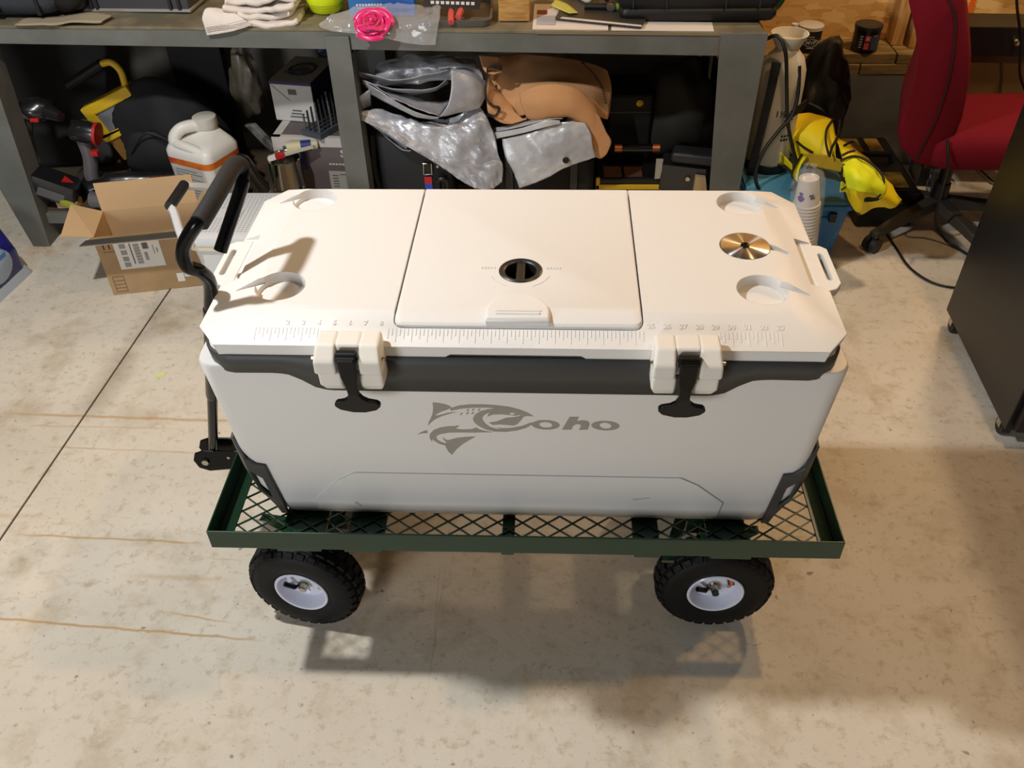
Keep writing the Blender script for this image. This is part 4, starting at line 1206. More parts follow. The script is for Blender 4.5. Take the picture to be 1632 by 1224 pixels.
# red office chair
redf = mat('red_fabric', (114, 16, 32), .9, bump=.4, bscale=500, spec=.2)
ch = thing('office_chair', 'dark red upholstered office chair with five star base by the wall', 'office chair', (1.49, 1.90, 0), 0)
L0 = Vector((1.49, 1.90, 0))
prof = [(1.10, 1.02), (1.085, .97), (1.127, .869), (1.172, .78), (1.203, .697), (1.212, .60), (1.203, .50), (1.206, .44), (1.232, .385), (1.29, .335), (1.345, .318), (1.372, .35), (1.400, .42), (1.405, .49), (1.392, .60), (1.368, .70), (1.33, .79), (1.297, .868), (1.262, .96), (1.22, 1.02), (1.16, 1.04)]
cx_, cz_ = 1.27, .66
rings = []
for y, s in ((1.725, .86), (1.735, .95), (1.76, 1.0), (2.09, 1.0), (2.115, .95), (2.125, .86)):
    ring = []
    for x, z in prof:
        # shrink towards the middle line of the back rest
        mx = 1.29 - (z - .45) * .22 if z > .45 else 1.29
        ring.append((mx + (x - mx) * s + (y - 1.735) * .33 - L0.x, y - L0.y, (.66 + (z - .66) * (.5 + .5 * s))))
    rings.append(ring)
obj('backrest', MB().loft(rings), redf, ch, smooth=70)
seam = spline([(1.20, 1.724, .92), (1.268, 1.722, .84), (1.302, 1.722, .72), (1.315, 1.722, .60), (1.312, 1.722, .50), (1.30, 1.722, .43), (1.29, 1.724, .36)], 5)
obj('piping', MB().tube([Vector(p) - L0 for p in seam], .0035, 6), mat('dark_red_piping', (40, 6, 10), .8), ch)
def seat_ring(k, z):
    return [(x, y, z) for x, y in rrect(-.165 + k, .36 - k, -.205 + k, .205 - k, .07, n=6)]
obj('seat', MB().loft([seat_ring(.03, .318), seat_ring(.005, .335), seat_ring(0, .37), seat_ring(.0, .41), seat_ring(.02, .438), seat_ring(.06, .448)]), redf, ch, smooth=60)
obj('back_bracket', MB().loft([[(-.12, -.03, .29), (-.06, -.03, .29), (-.06, .03, .29), (-.12, .03, .29)], [(-.17, -.03, .40), (-.14, -.03, .40), (-.14, .03, .40), (-.17, .03, .40)]]), plast_k, ch, smooth=0)
obj('mechanism', MB().box(-.13, .13, -.09, .09, .275, .317), plast_k, ch, smooth=0, bevel=.01)
obj('adjust_lever', MB().tube([(.05, -.08, .285), (.09, -.15, .26), (.13, -.21, .265)], .008, 8), mat('dull_chrome', (140, 140, 140), .3, 1.0), ch)
obj('gas_column', MB().lathe([(.0, .09), (.032, .09), (.028, .18), (.022, .18), (.022, .28), (0, .28)], 20), plast_k, ch)
leg_m = mat('dusty_black_nylon', (58, 54, 48), .6)
for i in range(5):
    a = D(214 + 72 * i)
    M = RZ(a)
    lg = obj('leg', MB().loft([[(.0, -.028, .085), (.0, .028, .085), (.0, .024, .125), (.0, -.024, .125)], [(.18, -.022, .075), (.18, .022, .075), (.18, .018, .108), (.18, -.018, .108)], [(.335, -.018, .058), (.335, .018, .058), (.335, .014, .080), (.335, -.014, .080)]], M=M), leg_m, ch, smooth=30, bevel=.003)
    obj('caster', MB().tube([(.325, -.024, .0285), (.325, -.006, .0285)], .0275, 14, M).tube([(.325, .006, .0285), (.325, .024, .0285)], .0275, 14, M).tube([(.325, 0, .03), (.325, 0, .062)], .007, 8, M), plast_k2, lg)

# black cabinet on casters at the right edge
cab_m = mat('black_laminate', (20, 20, 22), .38, spec=.5)
cb = thing('rolling_cabinet', 'tall black cabinet on casters at the right edge of the floor', 'cabinet', (1.65, .97, 0), D(-3.0))
obj('body', MB().box(-.335, .40, -.275, .29, .055, .95), cab_m, cb, smooth=0, bevel=.003)
obj('front_door', MB().box(-.32, .40, -.300, -.277, .07, .93), mat('dark_front', (34, 26, 26), .4), cb, smooth=0, bevel=.003)
for x, y in ((-.31, .25), (-.31, -.22), (.34, .25), (.34, -.22)):
    c_ = obj('caster', MB().tube([(x - .012, y, .025), (x + .012, y, .025)], .0248, 16), plast_k, cb)
    for a in (x - .017, x + .0125): obj('caster_fork', MB().box(a, a + .0045, y - .012, y + .012, .025, .0548), zinc, c_, smooth=0)

# desk beyond the chair
dk = thing('desk', 'black desk with brown panel beyond the red chair', 'desk', (1.95, 2.24, 0), D(-4))
obj('desk_top', MB().box(-.41, .7, -.06, .09, .53, .635), plast_k, dk, smooth=0, bevel=.004)
obj('modesty_panel', MB().box(-.37, .7, -.035, -.02, .365, .529), mat('brown_panel', (116, 88, 50), .7), dk, smooth=0)
obj('lower_rail', MB().box(-.37, .7, -.05, -.005, .24, .364), plast_k, dk, smooth=0)
obj('leg', MB().box(-.41, -.375, -.06, .08, 0, .53), plast_k, dk, smooth=0)
obj('leg', MB().box(.6, .64, -.06, .08, 0, .24), plast_k, dk, smooth=0)
obj('drawer_knob', MB().lathe([(.0, .0), (.008, .0), (.013, .012), (.010, .02), (0, .022)], 16, T(-.225, -.0605, .585) @ RX(PI / 2)), zinc, dk)
ca = obj('cable', MB().tube(spline([(1.360, 1.70, .44), (1.372, 1.66, .36), (1.392, 1.69, .26), (1.44, 1.76, .10), (1.50, 1.76, .02), (1.54, 1.72, .006), (1.58, 1.64, .006)], 6), .005, 8), plast_k)
tag(ca, 'black cable hanging from the chair seat down to the floor', 'cable')
ca = obj('cable', MB().tube(spline([(1.305, 1.93, .006), (1.315, 1.73, .006), (1.325, 1.60, .006), (1.37, 1.51, .006), (1.44, 1.475, .006), (1.52, 1.48, .006)], 6), .0042, 8), plast_k)
tag(ca, 'thin black cable lying on the floor near the cabinet casters', 'cable')
ca = obj('cable', MB().tube(spline([(1.62, 2.13, .86), (1.64, 2.12, .75), (1.70, 2.12, .62), (1.735, 2.11, .50), (1.79, 2.11, .42)], 6), .005, 8), plast_k)
tag(ca, 'black cable draped down in front of the black desk', 'cable')
os_ = obj('orange_strap', MB().box(1.688, 1.706, 2.566, 2.574, .565, 1.1), mat('orange_web', (240, 100, 20), .6), smooth=0, bevel=.001)
tag(os_, 'bright orange strap hanging on the strand board wall', 'strap')

pscr = obj('paper_scrap', MB().hexa([(-1.178, .960, .0005), (-1.150, .966, .0005), (-1.148, .990, .0005), (-1.174, .984, .0005)], [(-1.178, .960, .0012), (-1.150, .966, .0012), (-1.148, .990, .0012), (-1.174, .984, .0012)]), mat('lime_paper', (212, 224, 150), .7), smooth=0)
tag(pscr, 'tiny pale green paper scrap on the floor left of the wagon', 'paper scrap')

# ------------------------------------------------------------------ on top of the bench
def rbox(x0, x1, y0, y1, z0, z1, r=.02):
    """box with soft rounded edges"""
    return MB().loft([[(x, y, z0) for x, y in rrect(x0 + r, x1 - r, y0 + r, y1 - r, r)], [(x, y, z0 + r * .3) for x, y in rrect(x0 + r * .3, x1 - r * .3, y0 + r * .3, y1 - r * .3, r)], [(x, y, z0 + r) for x, y in rrect(x0, x1, y0, y1, r)],
                      [(x, y, z1 - r) for x, y in rrect(x0, x1, y0, y1, r)], [(x, y, z1 - r * .3) for x, y in rrect(x0 + r * .3, x1 - r * .3, y0 + r * .3, y1 - r * .3, r)], [(x, y, z1) for x, y in rrect(x0 + r, x1 - r, y0 + r, y1 - r, r)]])
df = thing('duffel_bag', 'grey and black duffel bag at the left end of the bench top', 'duffel bag', (-1.75, 1.93, BZ(-1.62) + .004))
obj('bag_body', rbox(-.40, .215, -.155, .15, 0, .26, .05), mat('slate_cloth', (66, 74, 82), .7, bump=.6, bscale=16, rgb2=(46, 52, 58), vscale=5), df, smooth=60)
obj('end_panel', rbox(.175, .285, -.135, .15, .004, .25, .04), blackv, df, smooth=60)
obj('strap', MB().box(-.035, .03, -.162, -.1555, .02, .25), plast_k, df, smooth=0)
obj('seam', MB().box(.15, .162, -.162, -.15, .015, .25), plast_k, df, smooth=0)
cdb = sheet([[(-1.66, 1.722, BZ(-1.66) + .005), (-1.55, 1.72, BZ(-1.55) + .006), (-1.47, 1.728, BZ(-1.47) + .012), (-1.385, 1.735, BZ(-1.385) + .009)], [(-1.66, 1.79, BZ(-1.66) + .004), (-1.55, 1.80, BZ(-1.55) + .004), (-1.46, 1.82, BZ(-1.46) + .016), (-1.37, 1.80, BZ(-1.37) + .012)]], 18, 4, .004, 25)
tag(obj('cardboard_scrap', cdb, mat('grey_card', (150, 138, 116), .85), smooth=40, solid=.004), 'torn grey cardboard scrap lying under the duffel bag edge', 'cardboard')
cr_ = thing('plastic_crate', 'dark grey plastic crate with ribs standing next to the duffel bag', 'crate', (-1.31, 2.02, BZ(-1.45) + .001), D(-3))
crm = mat('crate_grey', (66, 64, 68), .5, bump=.15, bscale=30)
obj('crate_body', MB().loft([rr3(.178, .15, .008, .008), rr3(.20, .165, .008, .24)]), crm, cr_, smooth=20)
obj('bottom_lip', MB().box(-.184, .184, -.156, .156, 0, .0085), mat('crate_lip', (150, 146, 142), .6), cr_, smooth=0, bevel=.001)
for x in (-.150, -.132, .120, .150):
    obj('rib', MB().hexa([(x - .005, -.160, .0086), (x + .005, -.160, .0086), (x + .005, -.150, .0086), (x - .005, -.150, .0086)], [(x - .005, -.176, .235), (x + .005, -.176, .235), (x + .005, -.165, .235), (x - .005, -.165, .235)]), plast_k2, cr_, smooth=0)
# towel, folded with a corner hanging over the edge
tw = thing('towel', 'folded white terry towel hanging over the bench edge', 'towel', (-.92, 1.80, BZ(-.92)))
L0 = Vector((-.92, 1.80, BZ(-.92)))
twm = mat('terry_white', (224, 214, 204), .95, bump=1.0, bscale=260, sheen=.4)
for k, (z, x0, x1, y0) in enumerate(((.006, -.085, .165, -.055), (.026, -.07, .155, -.045), (.046, -.075, .165, -.05), (.068, -.06, .16, -.04))):
    rows = []
    for j in range(4):
        y = y0 + j * .06
        rows.append([(x0 + (x1 - x0) * i / 5 + .012 * math.sin(i * 2 + k), y + .014 * math.sin(i * 1.7 + k * 2), z + .008 * math.sin(i * 1.3 + k) + (0 if j else .004)) for i in range(6)])
    obj('fold', sheet(rows, 20, 12, .006, 30, k * 3.1), twm, tw, smooth=60, solid=.016)
hang = [[(-1.051, 1.725, 0.836), (-1.037, 1.740, 0.861), (-1.010, 1.760, 0.857)], [(-1.047, 1.722, 0.808), (-0.997, 1.725, 0.828), (-0.956, 1.750, 0.846)], [(-1.047, 1.722, 0.786), (-0.967, 1.722, 0.797), (-0.896, 1.725, 0.815)]]
obj('hanging_corner', sheet([[Vector(p) - L0 for p in r] for r in hang], 14, 12, .003, 30), twm, tw, smooth=60, solid=.006)
q = MB()
for r in range(3):
    q.tube([Vector(p) - L0 + Vector((0, -.004, .006 * r)) for p in ((-1.043, 1.720, 0.799), (-0.968, 1.720, 0.810), (-0.901, 1.722, 0.824))], .0009, 5)
obj('woven_stripe', q, mat('towel_stripe', (186, 172, 164), .9), tw)
cp_ = thing('neon_cap', 'neon yellow cap lying on the bench beside the towel', 'cap', (-.695, 1.90, BZ(-.70)))
neon = mat('neon_fabric', (228, 246, 20), .7, bump=.3, bscale=300)
obj('crown', MB().lathe([(0, .001), (.040, .001), (.050, .006), (.066, .045), (.074, .09), (.070, .13), (.05, .155), (0, .165)], 28), neon, cp_, smooth=60)
obj('stitching', MB().lathe([(.0575, .024), (.0585, .024), (.0592, .027), (.0582, .027)], 28).lathe([(.0600, .031), (.0612, .031), (.0620, .034), (.061, .034)], 28), mat('neon_stitch', (168, 184, 20), .8), cp_)
# plastic bag with the satin rose, blue carton behind
pb = sheet([[(-0.682, 1.720, 0.820), (-0.622, 1.760, 0.845), (-0.548, 1.800, 0.851), (-0.431, 1.820, 0.849), (-0.304, 1.800, 0.849)], [(-0.675, 1.715, 0.810), (-0.599, 1.720, 0.815), (-0.500, 1.725, 0.821), (-0.402, 1.730, 0.822), (-0.303, 1.730, 0.829)], [(-0.644, 1.712, 0.799), (-0.561, 1.712, 0.791), (-0.484, 1.714, 0.778), (-0.396, 1.712, 0.759), (-0.320, 1.712, 0.754)]], 40, 26, .010, 24, 2.0, .004, 70)
tag(obj('plastic_bag', pb, mat('clear_bag', (226, 226, 228), .10, alpha=.30, spec=1.0), smooth=60), 'clear crinkled plastic bag lying over the bench edge around the pink rose', 'plastic bag')
rs = thing('satin_rose', 'hot pink satin ribbon rose on the clear plastic bag', 'ribbon rose', (-0.511, 1.700, 0.829))
pink = mat('pink_satin', (226, 18, 112), .3, sheen=.5, coat=.2)
tilt = RX(D(48)) @ Matrix.Diagonal((1.0, .82, 1.0, 1.0))
obj('bud', lump(MB(), (0, 0, 0), (.012, .012, .022), 1.7, .3), pink, rs, smooth=60)
obj('rose_base', lump(MB(), (0, .004, -.012), (.042, .036, .012), 3.7, .5), pink, rs, smooth=60)
for k in range(17):
    a0 = k * 2.399
    r0 = .003 + .0036 * k
    h0_ = .034 - .0017 * k
    vs = []
    nseg = 8
    span = 1.5
    rows = []
    for j in range(4):
        v = j / 3
        rows.append([((r0 * (.62 + .5 * v) + .004 * v * v) * math.cos(a0 + span * (i / nseg - .5)), (r0 * (.62 + .5 * v) + .004 * v * v) * math.sin(a0 + span * (i / nseg - .5)),
                      -.012 + h0_ * v + .006 * math.sin(PI * i / nseg) * v - .010 * max(0, v - .66) * k / 5) for i in range(nseg + 1)])
    obj('petal', sheet(rows, 10, 6, 0, M=tilt), pink, rs, smooth=60, solid=.0012)
bbx = thing('blue_carton', 'teal and blue cardboard carton behind the pink rose', 'carton', (-.50, 1.93, BZ(-.5)), D(4))
teal = mat('teal_carton', (34, 128, 164), .5, rgb2=(48, 100, 190), vscale=4)
obj('carton_body', MB().box(-.112, .100, -.085, .085, .001, .16), teal, bbx, smooth=0, bevel=.002)
q = MB().box(-.088, .010, -.0858, -.0851, .030, .0315)
for k in range(9): q.box(-.088 + .0095 * k, -.081 + .0095 * k, -.0858, -.0851, .036, .043)
obj('carton_print', q, plast_w, bbx, smooth=0)['kind'] = 'stuff'
# tool tray with the packet and pliers
tr_ = thing('rubber_tray', 'shallow dark grey rubber tray holding a packet and red pliers', 'tray', (-.24, 1.86, BZ(-.24)), D(2))
trm_ = mat('tray_grey', (92, 88, 82), .6, bump=.3, bscale=30)
obj('tray', MB().loft([[(x, y, .001) for x, y in rrect(-.11, .092, -.105, .12, .03)], [(x, y, .022) for x, y in rrect(-.115, .097, -.11, .125, .03)], [(x, y, .022) for x, y in rrect(-.108, .090, -.103, .118, .03)], [(x, y, .008) for x, y in rrect(-.104, .086, -.099, .114, .03)]]), trm_, tr_, smooth=40)
pk = obj('snack_packet', MB().loft([[(-.36, 1.80, .845), (-.18, 1.795, .835), (-.18, 1.80, .835), (-.36, 1.805, .845)], [(-.35, 1.85, .90), (-.175, 1.845, .89), (-.175, 1.87, .88), (-.35, 1.875, .89)], [(-.35, 1.90, .95), (-.18, 1.90, .94), (-.18, 1.905, .94), (-.35, 1.905, .95)]]), mat('packet_dark', (40, 30, 26), .35), smooth=40)
tag(pk, 'dark brown foil packet with white lettering leaning above the tray', 'packet')
q = MB()
for k in range(9): q.box(-.335 + .016 * k, -.324 + .016 * k, 1.7985, 1.8005, .852 - .0006 * k, .861 - .0006 * k, T(0, .003, 0))
obj('packet_print', q, paper, pk, smooth=0)['kind'] = 'stuff'
pl_ = thing('pliers', 'pliers with coral red grips sticking out over the tray edge', 'pliers', (-.255, 1.80, BZ(-.25) + .012))
corl = mat('coral_grip', (206, 84, 78), .5)
obj('grip', MB().tube(spline([(-.012, .06, .030), (-.016, .01, .026), (-.014, -.040, .016), (-.012, -.060, .008)], 4), [.009] * 6 + [.0105] * 7, 8), corl, pl_)
obj('grip', MB().tube(spline([(.012, .06, .030), (.016, .015, .028), (.012, -.025, .022), (.008, -.042, .018)], 4), [.009] * 6 + [.0105] * 7, 8), corl, pl_)
obj('jaw', MB().loft([[(-.02, .06, .024), (.02, .06, .024), (.02, .06, .036), (-.02, .06, .036)], [(-.008, .13, .026), (.008, .13, .026), (.008, .13, .034), (-.008, .13, .034)]]), plast_k2, pl_, smooth=20)
wbk = obj('wood_block', MB().box(-.049, .049, -.055, .055, 0, .072), mat('pine_block', (196, 152, 84), .65, bump=.2, bscale=40, rgb2=(166, 118, 56), vscale=14, stretch=(1, 6, 6)), smooth=0, bevel=.002, loc=(-.072, 1.86, BZ(-.07) + .004))
tag(wbk, 'short pale pine block on the bench between tray and papers', 'wood block')
sh = obj('spool_base', MB().lathe([(0, .077), (.04, .077), (.046, .082), (.046, .12), (0, .12)], 20), plast_k2, smooth=40, loc=(-.072, 1.86, BZ(-.07) + .0005))
tag(sh, 'dark round object standing on top of the pine block', 'lid')
zt = BZ(.1)
p1 = obj('paper_sheet', MB().hexa([(-.012, 1.742, zt + .0015), (.225, 1.740, zt - .002), (.24, 1.98, zt - .002), (-.01, 1.98, zt + .0015)], [(-.012, 1.742, zt + .005), (.225, 1.740, zt + .001), (.24, 1.98, zt + .001), (-.01, 1.98, zt + .005)]), mat('white_paper', (226, 216, 208), .7), smooth=0)
tag(p1, 'stack of white papers at the bench edge under the dark magazine', 'papers')
obj('printed_patch', MB().box(.0, .06, 1.775, 1.86, zt + .0052, zt + .0058), mat('paper_grey_print', (176, 178, 186), .7), p1, smooth=0)
obj('printed_patch', MB().box(.0, .033, 1.875, 1.915, zt + .0052, zt + .0060), mat('brick_print', (130, 62, 44), .7), p1, smooth=0)
mg = obj('magazine', MB().hexa([(.060, 1.815, zt + .007), (.33, 1.745, zt + .003), (.40, 2.0, zt + .003), (.09, 2.0, zt + .007)], [(.060, 1.815, zt + .014), (.33, 1.745, zt + .008), (.40, 2.0, zt + .010), (.09, 2.0, zt + .014)]), mat('magazine_dark', (62, 56, 50), .45), smooth=0)
tag(mg, 'dark covered magazine lying on the white papers', 'magazine')
obj('cover_edge', MB().hexa([(.075, 1.806, zt + .014), (.33, 1.742, zt + .008), (.33, 1.756, zt + .008), (.082, 1.82, zt + .014)], [(.075, 1.806, zt + .015), (.33, 1.742, zt + .009), (.33, 1.756, zt + .009), (.082, 1.82, zt + .015)]), plast_w, mg, smooth=0)
st_ = obj('sticky_note', sheet([[(.045, 1.93, zt + .016), (.075, 1.885, zt + .016), (.105, 1.835, zt + .020)], [(.06, 1.99, zt + .017), (.10, 1.93, zt + .020), (.135, 1.85, zt + .017)]], 8, 4), mat('pale_yellow_paper', (212, 204, 96), .7), smooth=60, solid=.001)
tag(st_, 'pale yellow curled paper strip on the magazine', 'note')
gl = thing('glue_bottle', 'white rounded glue stick tip lying on the magazine', 'glue', (.165, 1.965, zt + .030), D(30))
obj('body', MB().lathe([(0, -.026), (.010, -.024), (.017, -.012), (.018, .0), (.018, .10), (0, .10)], 18, RX(-PI / 2) @ T(0, 0, 0)), mat('ivory', (232, 226, 206), .5), gl, smooth=60)
obj('band', MB().lathe([(.0185, .05), (.0185, .09)], 18, RX(-PI / 2)), yelp, gl)
fs_ = thing('flashlight', 'small black flashlight with bright ring on the magazine', 'flashlight', (.21, 1.895, zt + .022), D(-4))
obj('body', MB().tube([(-.055, 0, 0), (.075, 0, 0)], .011, 12), plast_k, fs_)
obj('ring', MB().lathe([(.006, -.004), (.014, -.004), (.014, .006), (.008, .006)], 14, T(.030, -.012, .004) @ RX(PI / 2)), zinc, fs_)
obj('band', MB().tube([(.045, 0, 0), (.066, 0, 0)], .0116, 12), mat('lime', (120, 150, 40), .5), fs_)
wr = obj('steel_rod', MB().tube([(.225, 1.90, zt + .040), (.275, 1.97, zt + .075)], .008, 8), mat('dull_steel', (120, 116, 108), .4, 1.0))
tag(wr, 'thin steel rod leaning across the small black flashlight', 'rod')
tbg = thing('tool_bag', 'large black fabric tool bag at the right end of the bench top', 'tool bag', (.51, 1.98, BZ(.51) + .002))
obj('bag_body', rbox(-.255, .258, -.175, .16, .035, .27, .03), blackc, tbg, smooth=60)
obj('base', rbox(-.245, .250, -.17, .155, 0, .05, .02), mat('bag_base_black', (12, 12, 13), .5), tbg, smooth=60)
for x in (-.205, -.10, .085, .19):
    obj('seam', MB().tube([(x, -.1755, .05), (x - .002, -.176, .15), (x, -.1755, .245)], .0028, 6), plast_k2, tbg)
ps = obj('paper_strip', MB().hexa([(.235, 1.738, BZ(.235) + .0006), (.555, 1.738, BZ(.555) + .0006), (.56, 1.82, BZ(.56) + .0006), (.24, 1.82, BZ(.24) + .0006)], [(.235, 1.738, BZ(.235) + .0016), (.555, 1.738, BZ(.555) + .0016), (.56, 1.82, BZ(.56) + .0016), (.24, 1.82, BZ(.24) + .0016)]), mat('white_paper', (226, 216, 208), .7), smooth=0)
tag(ps, 'white paper sheet sticking out from under the black tool bag', 'paper')
bdl = obj('hardboard_strip', MB().hexa([(.0, 1.730, BZ(0) - .0095), (.70, 1.730, BZ(.7) - .0095), (.70, 1.7325, BZ(.7) - .0095), (.0, 1.7325, BZ(0) - .0095)], [(.0, 1.730, BZ(0) - .002), (.70, 1.730, BZ(.7) - .002), (.70, 1.7325, BZ(.7) - .002), (.0, 1.7325, BZ(0) - .002)]), mat('hardboard', (130, 118, 92), .8), wb, smooth=0)
bdl.location = (.6, -2.05, 0)
gh = obj('garden_trigger', MB().tube(spline([(.79, 2.02, .90), (.815, 2.01, .87), (.818, 2.0, .83), (.80, 1.99, .79), (.785, 1.99, .775)], 5), .016, 10).tube([(.785, 1.985, .775), (.782, 1.98, .83)], .005, 6), mat('dark_green_plastic', (16, 72, 40), .4))
tag(gh, 'dark green curved plastic handle behind the black tool bag', 'handle')

# ------------------------------------------------------------------ under the bench
SZ = .1285
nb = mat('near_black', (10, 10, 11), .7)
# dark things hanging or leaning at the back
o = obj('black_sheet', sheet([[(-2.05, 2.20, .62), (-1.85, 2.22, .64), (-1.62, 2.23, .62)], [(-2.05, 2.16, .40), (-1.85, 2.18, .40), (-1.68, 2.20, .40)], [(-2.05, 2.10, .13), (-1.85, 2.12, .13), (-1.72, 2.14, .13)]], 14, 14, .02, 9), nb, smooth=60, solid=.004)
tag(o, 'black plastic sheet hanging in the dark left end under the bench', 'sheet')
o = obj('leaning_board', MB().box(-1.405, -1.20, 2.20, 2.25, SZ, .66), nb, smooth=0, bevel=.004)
tag(o, 'black upright board leaning at the back behind the backpack', 'panel')
# cordless tools
toolk = mat('tool_black', (24, 24, 27), .3, coat=.4)
toolg = mat('tool_grey', (92, 90, 92), .4)
dr = thing('cordless_drill', 'black cordless drill with grey grip and red mark next to the bench leg', 'drill', (-1.79, 1.86, SZ))
M = T(-.015, -.055, .095) @ RY(D(32)) @ RZ(D(12))
obj('battery', MB().loft([[(x, y, z) for x, y in rrect(-.085, .105, -.05, .05, .025)] for z in (-.038, .0)] + [[(x, y, .036) for x, y in rrect(-.075, .095, -.042, .042, .022)]], M=M), toolk, dr, smooth=40)
obj('battery_label', MB().box(-.03, .06, -.0515, -.0502, -.030, .006, M), toolg, dr, smooth=0)
obj('end_cap', MB().lathe([(0, 0), (.026, 0), (.028, .006), (0, .010)], 18, M @ T(.080, -.046, -.028) @ RX(PI / 2) @ Matrix.Diagonal((1.1, .55, 1, 1))), mat('olive_yellow', (150, 156, 40), .5), dr)
obj('red_arrow', MB().prism([(.035, -.02), (.075, .0), (.040, .022)], .0362, .0385, 'z', M), redp, dr, smooth=0)
obj('grip', MB().tube(spline([(-.060, -.015, .155), (-.072, -.01, .21), (-.066, 0, .27), (-.045, .01, .32)], 4), [.020, .022, .024, .026, .027, .027, .027, .026, .026, .026, .025, .024, .024][:13], 12), mat('tool_grip', (70, 68, 70), .35), dr)
obj('motor_head', lump(MB(), (-.005, .02, .35), (.065, .06, .045), 2.2, .15), toolk, dr, smooth=60)
obj('chuck', MB().tube([(.05, 0, .345), (.10, -.02, .335)], [.026, .018], 12), toolk, dr)
obj('red_trim', MB().box(-.005, .025, -.045, -.03, .325, .338), redp, dr, smooth=0, bevel=.003)
d2 = thing('cordless_driver', 'dark impact driver with red ring standing between drill and backpack', 'drill', (-1.665, 1.93, SZ))
obj('motor_head', MB().tube([(-.035, -.02, .255), (.02, -.03, .25), (.045, -.03, .245)], [.040, .043, .038], 16), toolk, d2, smooth=50)
obj('red_ring', MB().tube([(.045, -.03, .245), (.056, -.03, .243)], .042, 16), redp, d2)
obj('red_button', MB().box(.01, .038, -.055, -.03, .165, .185), redp, d2, smooth=0, bevel=.003)
obj('grip', MB().tube(spline([(-.02, -.01, .22), (-.015, -.015, .15), (-.03, -.02, .08), (-.035, -.02, .03)], 4), .027, 12), toolg, d2)
obj('battery', rbox(-.08, .05, -.065, .045, 0, .06, .015), toolk, d2, smooth=50)
d3 = thing('heat_gun', 'black power tool lying behind the open carton with copper strip', 'power tool', (-1.50, 1.86, SZ), D(6))
obj('body', MB().tube(spline([(-.17, -.02, .06), (-.10, -.01, .075), (-.02, 0, .075), (.10, .01, .07), (.20, .02, .07)], 4), [.030] * 4 + [.042] * 5 + [.034] * 8, 12), toolk, d3)
obj('base_shell', MB().tube(spline([(-.16, -.07, .045), (-.08, -.075, .04), (.02, -.06, .04)], 4), [.030] * 9, 12), toolg, d3)
obj('copper_strip', MB().box(.06, .14, -.040, -.022, .095, .103), mat('copper', (190, 120, 84), .4, .8), d3, smooth=0)
obj('red_switch', MB().box(-.10, -.05, -.100, -.085, .06, .07), redp, d3, smooth=0)
# yellow work light
yl = thing('work_light', 'yellow framed work light with black grip tilted behind the backpack', 'work light', (-1.625, 2.02, .425), 0, None, (0, D(-24), 0))
obj('frame', MB().box(-.07, .15, -.03, .03, -.01, .03).box(-.07, -.03, -.03, .03, -.09, .0).box(.12, .15, -.03, .03, -.09, 0).box(-.07, .15, -.03, .03, -.115, -.09), yelp, yl, smooth=0, bevel=.005)
obj('lens', MB().box(-.04, .12, -.022, .02, -.09, 0), mat('lens_grey', (120, 122, 126), .15, coat=.5), yl, smooth=0)
obj('handle', MB().tube(spline([(.13, 0, .02), (.155, 0, .075), (.145, 0, .115), (.11, 0, .125)], 5), .012, 10), yelp, yl)
obj('hand_grip', MB().tube([(.11, 0, .125), (-.06, 0, .115)], .019, 10), plast_k, yl)
obj('mount', MB().box(-.06, .0, -.02, .02, -.20, -.115), mat('ochre', (120, 84, 24), .7), yl, smooth=0)
bp_ = thing('backpack', 'large black backpack filling the shelf behind the white jug', 'backpack', (-1.40, 2.03, SZ))
obj('pack_body', lump(MB(), (0, 0, .185), (.215, .10, .20), 8.3, .28, 30, 20, 1.5), blackc, bp_, smooth=60)
obj('front_pocket', lump(MB(), (-.02, -.085, .13), (.14, .045, .11), 5.3, .2), blackc, bp_, smooth=60)
obj('zip', MB().tube(spline([(-.12, -.118, .16), (-.02, -.132, .25), (.09, -.120, .17)], 6), .004, 6), plast_k2, bp_)
# white jug
jg = thing('chemical_jug', 'white plastic jug with orange label band and big screw cap under the bench', 'jug', (-1.215, 1.85, SZ), D(-24))
jw = mat('jug_white', (222, 220, 212), .4, edge=.003)
def jr(hx, hy, z, r=.03, oy=0): return [(x, y + oy, z) for x, y in rrect(-hx, hx, -hy, hy, r)]
obj('body', MB().loft([jr(.090, .075, 0), jr(.097, .082, .01), jr(.100, .085, .10), jr(.104, .088, .200), jr(.104, .088, .222), jr(.096, .080, .240), jr(.078, .062, .252, .03, .015), jr(.047, .04, .264, .03, .04), jr(.035, .035, .270, .03, .045)]), jw, jg, smooth=50)
obj('neck', MB().lathe([(.036, 0), (.036, .018), (0, .018)], 24, T(0, .045, .268)), jw, jg)
obj('cap', MB().lathe([(.042, 0), (.043, .003), (.042, .034), (.038, .037), (0, .036)], 28, T(0, .045, .280)), mat('cap_grey_white', (196, 194, 184), .5), jg, smooth=40)
obj('handle', MB().tube(spline([(-.062, -.058, .225), (-.066, -.052, .262), (-.048, -.030, .288), (-.022, .005, .292), (-.005, .028, .284)], 5), [.022] * 21, 12), jw, jg)
obj('handle', MB().tube(spline([(.07, -.062, .226), (.02, -.066, .240), (-.03, -.066, .246), (-.066, -.058, .242)], 5), [.018] * 16, 12), jw, jg)
def band(z0, z1, k, m, nm):
    def rr_(z):
        f = (z - .10) / .105
        return jr(.100 + .004 * f + k, .085 + .003 * f + k, z, .03 + k)
    return obj(nm, MB().loft([rr_(z0), rr_(z1)], False, False), m, jg, smooth=50)
band(.178, .202, .0012, mat('orange_band', (216, 116, 30), .5, rgb2=(190, 60, 34), vscale=9), 'label_band')
lb = obj('label', MB().box(-.075, .072, -.0882, -.0868, .035, .176), mat('label_cream', (214, 212, 206), .6), jg, smooth=0)
q = MB()
